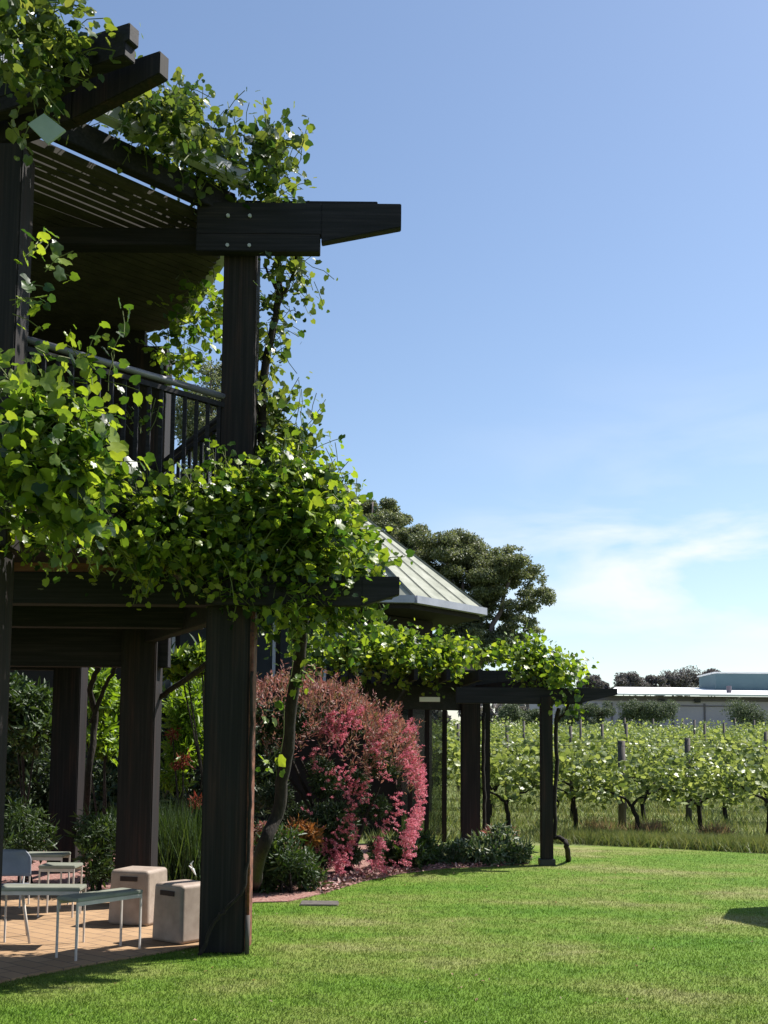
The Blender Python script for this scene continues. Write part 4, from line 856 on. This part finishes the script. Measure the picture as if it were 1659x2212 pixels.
# trellis posts
def tpost(x, Y, hh, w_, lab, grp='trellis posts in the vineyard'):
    X = XZ(x, Y, 1640); o = MB().tube([(0, 0, -.1), (rnd.uniform(-.02, .02), 0, hh*.5), (rnd.uniform(-.03, .03), 0, hh)], [w_*.5, w_*.48, w_*.46], 9).build('trellis_post', M['greypost'], None, 0, True)
    o.location = (X, Y, gz(Y)); tag(o, lab, 'post', grp)
tpost(1343, 21.8, 1.72, .16, 'tall weathered trellis post in the front vineyard row')
tpost(1487, 23.4, 1.75, .13, 'grey trellis post above the Y-shaped front vine')
for i, (x_, Y_, hh, lab) in enumerate([(1233, 29.1, 1.9, 'trellis post just right of the slim pergola post, mid vineyard'), (1352, 31.9, 1.95, 'trellis post directly behind the tall weathered post'), (1095, 29.1, 1.9, 'trellis post seen between the pergola posts'),
        (1523, 34.6, 1.95, 'trellis post mid vineyard, left of a twin post'), (1565, 37.4, 1.95, 'trellis post mid vineyard, right of its twin'), (1630, 45.6, 2.0, 'distant trellis post near the right edge'), (1500, 42.9, 2.0, 'slim trellis post below the gap left of the teal block'),
        (1300, 34.6, 1.9, 'slim trellis post left of centre in the vineyard'), (1255, 40.1, 2.0, 'distant trellis post under the end of the pergola beam'), (1412, 48.4, 2.0, 'distant trellis post below the round olive tree'), (1655, 26.4, 1.85, 'trellis post cut by the right edge'),
        (1478, 51.1, 2.0, 'far trellis post in front of the pale shed wall'), (1590, 56.6, 2.0, 'far trellis post beside the rightmost olive tree'), (1132, 37.4, 1.95, 'trellis post behind the slim pergola post'), (1350, 53.9, 2.0, 'far trellis post between the two middle olive trees'), (990, 31.9, 1.9, 'trellis post hard left of the thick pergola post')]):
    tpost(x_, Y_, hh, .095, lab)

for Yw, x0w, x1w, lab in ((20.9, 1060, 1700, 'trellis wires of the front vineyard row'), (23.6, 1000, 1700, 'trellis wires of the second vineyard row'), (26.35, 985, 1700, 'trellis wires of the third vineyard row')):
    tw = thing('trellis_wire', lab, 'wire', (XZ(x0w, Yw), Yw, gz(Yw)), 'trellis wires')
    for hz_ in (.92, 1.35, 1.66):
        pts_ = [(XZ(x0w, Yw)+(XZ(x1w, Yw)-XZ(x0w, Yw))*q/12, Yw, gz(Yw)+hz_-.02*math.sin(math.pi*(q % 4)/4)) for q in range(13)]
        MB().tube(pts_, .006, 4).build('wire', M['greypost'], tw)
# ------------------------------------------------------------------ winery shed
Zs = 86.0; sh = thing('winery_shed', 'long low shed with white roof and lilac grey wall beyond the vineyard', 'building', (XZ(1480, Zs), Zs, gz(Zs)))
g0_ = gz(Zs)-.3; xl, xr = XZ(1195, Zs, 1520), XZ(1900, Zs, 1520)
zr = P(1480, 1504, Zs).z
MB().box(xl, xr, Zs, Zs+14, g0_, zr).build('wall', M['lilac'], sh)
MB().box(xl-.02, xr, Zs-.12, Zs-.01, zr-.38, zr-.02).build('fascia', M['lilacd'], sh)
xrl = XZ(1300, Zs, 1504)
MB().add([(xrl, Zs-1.2, zr), (xr, Zs-1.2, zr), (xr, Zs+15, zr+1.42), (XZ(1332, Zs, 1490)*1.17, Zs+15, zr+1.42), (xrl, Zs-1.2, zr+.12), (xr, Zs-1.2, zr+.12), (xr, Zs+15, zr+1.55), (XZ(1332, Zs, 1490)*1.17, Zs+15, zr+1.55)],
         [(3, 2, 1, 0), (4, 5, 6, 7), (0, 1, 5, 4), (1, 2, 6, 5), (2, 3, 7, 6), (3, 0, 4, 7)]).build('roof', M['whitep'], sh)
o = MB().box(XZ(1465, Zs, 1540), XZ(1580, Zs, 1540), Zs-.06, Zs-.01, P(1500, 1526, Zs).z, P(1500, 1524, Zs).z).build('wall_rail', M['lilacd'], sh)
for x_ in (1425, 1502): MB().box(XZ(x_-3, Zs, 1512), XZ(x_+9, Zs, 1512), Zs-.3, Zs-.125, P(x_, 1518, Zs).z, P(x_, 1510, Zs).z).build('vent', M['black'], sh)
MB().box(XZ(1255, Zs, 1530), XZ(1268, Zs, 1530), Zs-.3, Zs-.01, g0_, zr-.56).build('downpipe', M['lilacd'], sh)
for x_ in (1285, 1320, 1384, 1452, 1520, 1590): MB().box(XZ(x_, Zs, 1530), XZ(x_, Zs, 1530)+.12, Zs-.08, Zs-.01, g0_, zr-.56).build('wall_pier', M['lilacd'], sh)
Zr = Zs+9
MB().box(XZ(1546, Zr, 1470), XZ(1900, Zr, 1470), Zr, Zs+14, zr+.75, P(1600, 1455, Zr).z).build('roof_block', M['teal'], sh)
MB().box(XZ(1546, Zr, 1470)-.15, XZ(1905, Zr, 1470), Zr-.15, Zs+14.1, P(1600, 1455, Zr).z, P(1600, 1452, Zr).z).build('roof_cap', M['whitep'], sh)
MB().tube([(XZ(1592, Zs, 1490), Zs+2, zr+.3), (XZ(1592, Zs, 1490), Zs+2, zr+.95)], .2, 10).build('roof_vent', M['lilacd'], sh)

def tree(name, label, cat, ells, n, size, mat, base, bark, r0, group=None, per=1.2, frac=.35, T=OVAL, lim=6, flat=.65, shell=.5, seed=1, trunk_top=None, nsub=None):
    t_ = thing(name, label, cat, (base[0], base[1], gz(base[1])), group)
    clump_foliage('crown', t_, sub_clumps(ells, per, frac, flat, seed), n, size, mat, T, shell=shell, outward=.6, up=.5)
    tm = MB(); b0 = Vector((base[0], base[1], gz(base[1])-.2)); mz = np.mean([e_[0] for e_ in ells], 0); top = Vector(trunk_top or (base[0]*.4+mz[0]*.6, base[1]*.5+mz[1]*.5, mz[2]*.75))
    w_ = wiggle([b0, b0.lerp(top, .5), top], r0*.2, 4, seed); tm.tube(w_, taper(len(w_), r0, r0*.6), 8)
    for i, e_ in enumerate(ells[:lim]):
        w_ = wiggle([b0.lerp(top, .55+.4*((i*37) % 10)/10), (b0.lerp(top, .8)+Vector(e_[0]))/2+Vector((0, 0, -.2*r0*3)), Vector(e_[0])+Vector((0, 0, float(e_[1][2])*.4))], r0*.12, 4, seed+i); tm.tube(w_, taper(len(w_), r0*.45, r0*.1), 6)
    tm.build('trunk', bark, t_, 0, True); return t_
# eucalypt
Zt = 46
eu = [E(960, 1190, 90, 46, Zt, 2.2), E(1050, 1205, 70, 36, Zt, 2), E(1110, 1240, 56, 36, Zt, 1.8), E(880, 1190, 70, 50, Zt+2, 2), E(1000, 1270, 90, 60, Zt, 2), E(900, 1270, 90, 70, Zt+1, 2), E(1150, 1285, 34, 24, Zt, 1), E(1080, 1320, 56, 34, Zt, 1.6), E(1000, 1360, 80, 60, Zt, 2), E(1100, 1370, 44, 22, Zt, 1.4), E(1120, 1405, 36, 18, Zt, 1.2), E(1060, 1400, 60, 40, Zt, 1.8), E(1140, 1330, 22, 18, Zt, .8), E(985, 1158, 42, 22, Zt, 1.5), E(820, 1230, 80, 70, Zt+2, 2), E(850, 1150, 60, 42, Zt+2, 1.8), E(905, 1165, 50, 30, Zt+1, 1.6), E(1160, 1300, 38, 34, Zt, 1.3), E(1165, 1262, 26, 22, Zt, .9), E(1110, 1200, 40, 24, Zt, 1.2), E(1150, 1230, 26, 26, Zt, 1), E(1120, 1350, 50, 40, Zt, 1.6), E(1150, 1290, 42, 36, Zt, 1.5), E(1110, 1225, 60, 44, Zt, 1.8), E(1075, 1400, 70, 40, Zt, 1.8), E(1050, 1270, 60, 30, Zt, 1.6), E(940, 1400, 80, 40, Zt, 2)]
tree('gum_tree', 'large spreading gum tree with clumped grey-green crown behind the cream roof', 'tree', eu, 260000, .105, M['gum'], (XZ(1010, Zt), Zt), M['gumbark'], .42, per=24, frac=.36, lim=6, seed=5, flat=.55, shell=.6)
eu2 = [E(805, 1098, 62, 40, 52, 1.8), E(770, 1150, 60, 50, 52, 2), E(830, 1130, 30, 24, 52, 1), E(740, 1200, 60, 60, 52, 2), E(850, 1140, 50, 40, 52, 1.6)]
tree('gum_tree', 'smaller gum tree top rising above the cream roof ridge', 'tree', eu2, 42000, .115, M['gum'], (XZ(770, 52), 52), M['gumbark'], .3, per=9, frac=.34, lim=4, seed=8)
eu3 = [E(455, 800, 40, 34, 40, 1.2), E(470, 850, 50, 40, 40, 1.4), E(420, 900, 60, 50, 40, 1.5), E(560, 930, 45, 50, 40, 1.4), E(580, 880, 30, 40, 40, 1), E(470, 960, 90, 50, 40, 2)]
tree('gum_tree', 'tall thin gum tree glimpsed through the balcony railing', 'tree', eu3, 34000, .10, M['gum'], (XZ(470, 40), 40), M['gumbark'], .3, per=30, frac=.6, lim=6, seed=9)
# distant trees behind the shed
for i, (x0, x1, yt, lab) in enumerate(((1255, 1300, 1462, 'far tree over the end of the pergola vine'), (1330, 1392, 1461, 'small rounded far tree left of the pair behind the shed'), (1392, 1440, 1463, 'low far tree in the middle behind the shed roof'), (1430, 1512, 1446, 'largest domed far tree behind the white shed roof'), (1520, 1556, 1442, 'dark far tree against the teal roof block'), (1296, 1335, 1478, 'lowest far tree behind the left end of the shed'))):
    Z = 116+i*2; cx = (x0+x1)/2; rx = (x1-x0)/2; yb = 1500
    rx *= 1.25; yt -= 3
    el = [E(cx, yt+(yb-yt)*.5, rx*.85, (yb-yt)*.5, Z, 2), E(cx-rx*.5, yt+(yb-yt)*.62, rx*.5, (yb-yt)*.35, Z, 1.5), E(cx+rx*.5, yt+(yb-yt)*.6, rx*.5, (yb-yt)*.36, Z, 1.5)]
    tree('distant_tree', lab, 'tree', el, 8000, .22, M['farleaf'], (XZ(cx, Z), Z), M['gumbark'], .2, 'distant trees behind the shed', per=9, frac=.5, lim=3, seed=20+i, flat=.8)
# a far-off belt of woodland closing the left of the horizon
hl = [E(x_, 1565, 70, 45, 120, 3) for x_ in range(-200, 1300, 75)]
t_ = clump_foliage('woodland', None, sub_clumps(hl, .5, .5, .8, 31), 9000, .8, M['farleaf'], OVAL, shell=.5); tag(t_, 'far belt of woodland seen beyond the vineyard', 'woodland', kind='stuff')
# olive trees in front of the shed
for i, (x_, yt, rx, lab) in enumerate(((1108, 1518, 28, 'olive bush seen between the pergola posts'), (1160, 1522, 20, 'olive bush hard left of the slim pergola post'), (1235, 1520, 26, 'olive tree below the hanging end of the pergola vine'), (1292, 1512, 30, 'olive tree at the left end of the shed wall'), (1360, 1510, 32, 'rounded olive tree, left of a close pair before the shed'), (1418, 1508, 38, 'rounded olive tree, right of a close pair before the shed'), (1612, 1508, 48, 'broad olive tree before the shed at the right'))):
    Z = 77; el = [E(x_, (yt+1575)/2, rx*1.15, (1575-yt)/2, Z, 1.0), E(x_-rx*.4, yt+24, rx*.65, 20, Z, .8), E(x_+rx*.35, yt+22, rx*.65, 20, Z, .8)]
    tree('olive_tree', lab, 'tree', el, 6500, .11, M['olive'], (XZ(x_, Z), Z), M['bark'], .12, 'olive trees along the shed', per=12, frac=.45, lim=3, seed=50+i, flat=.9)
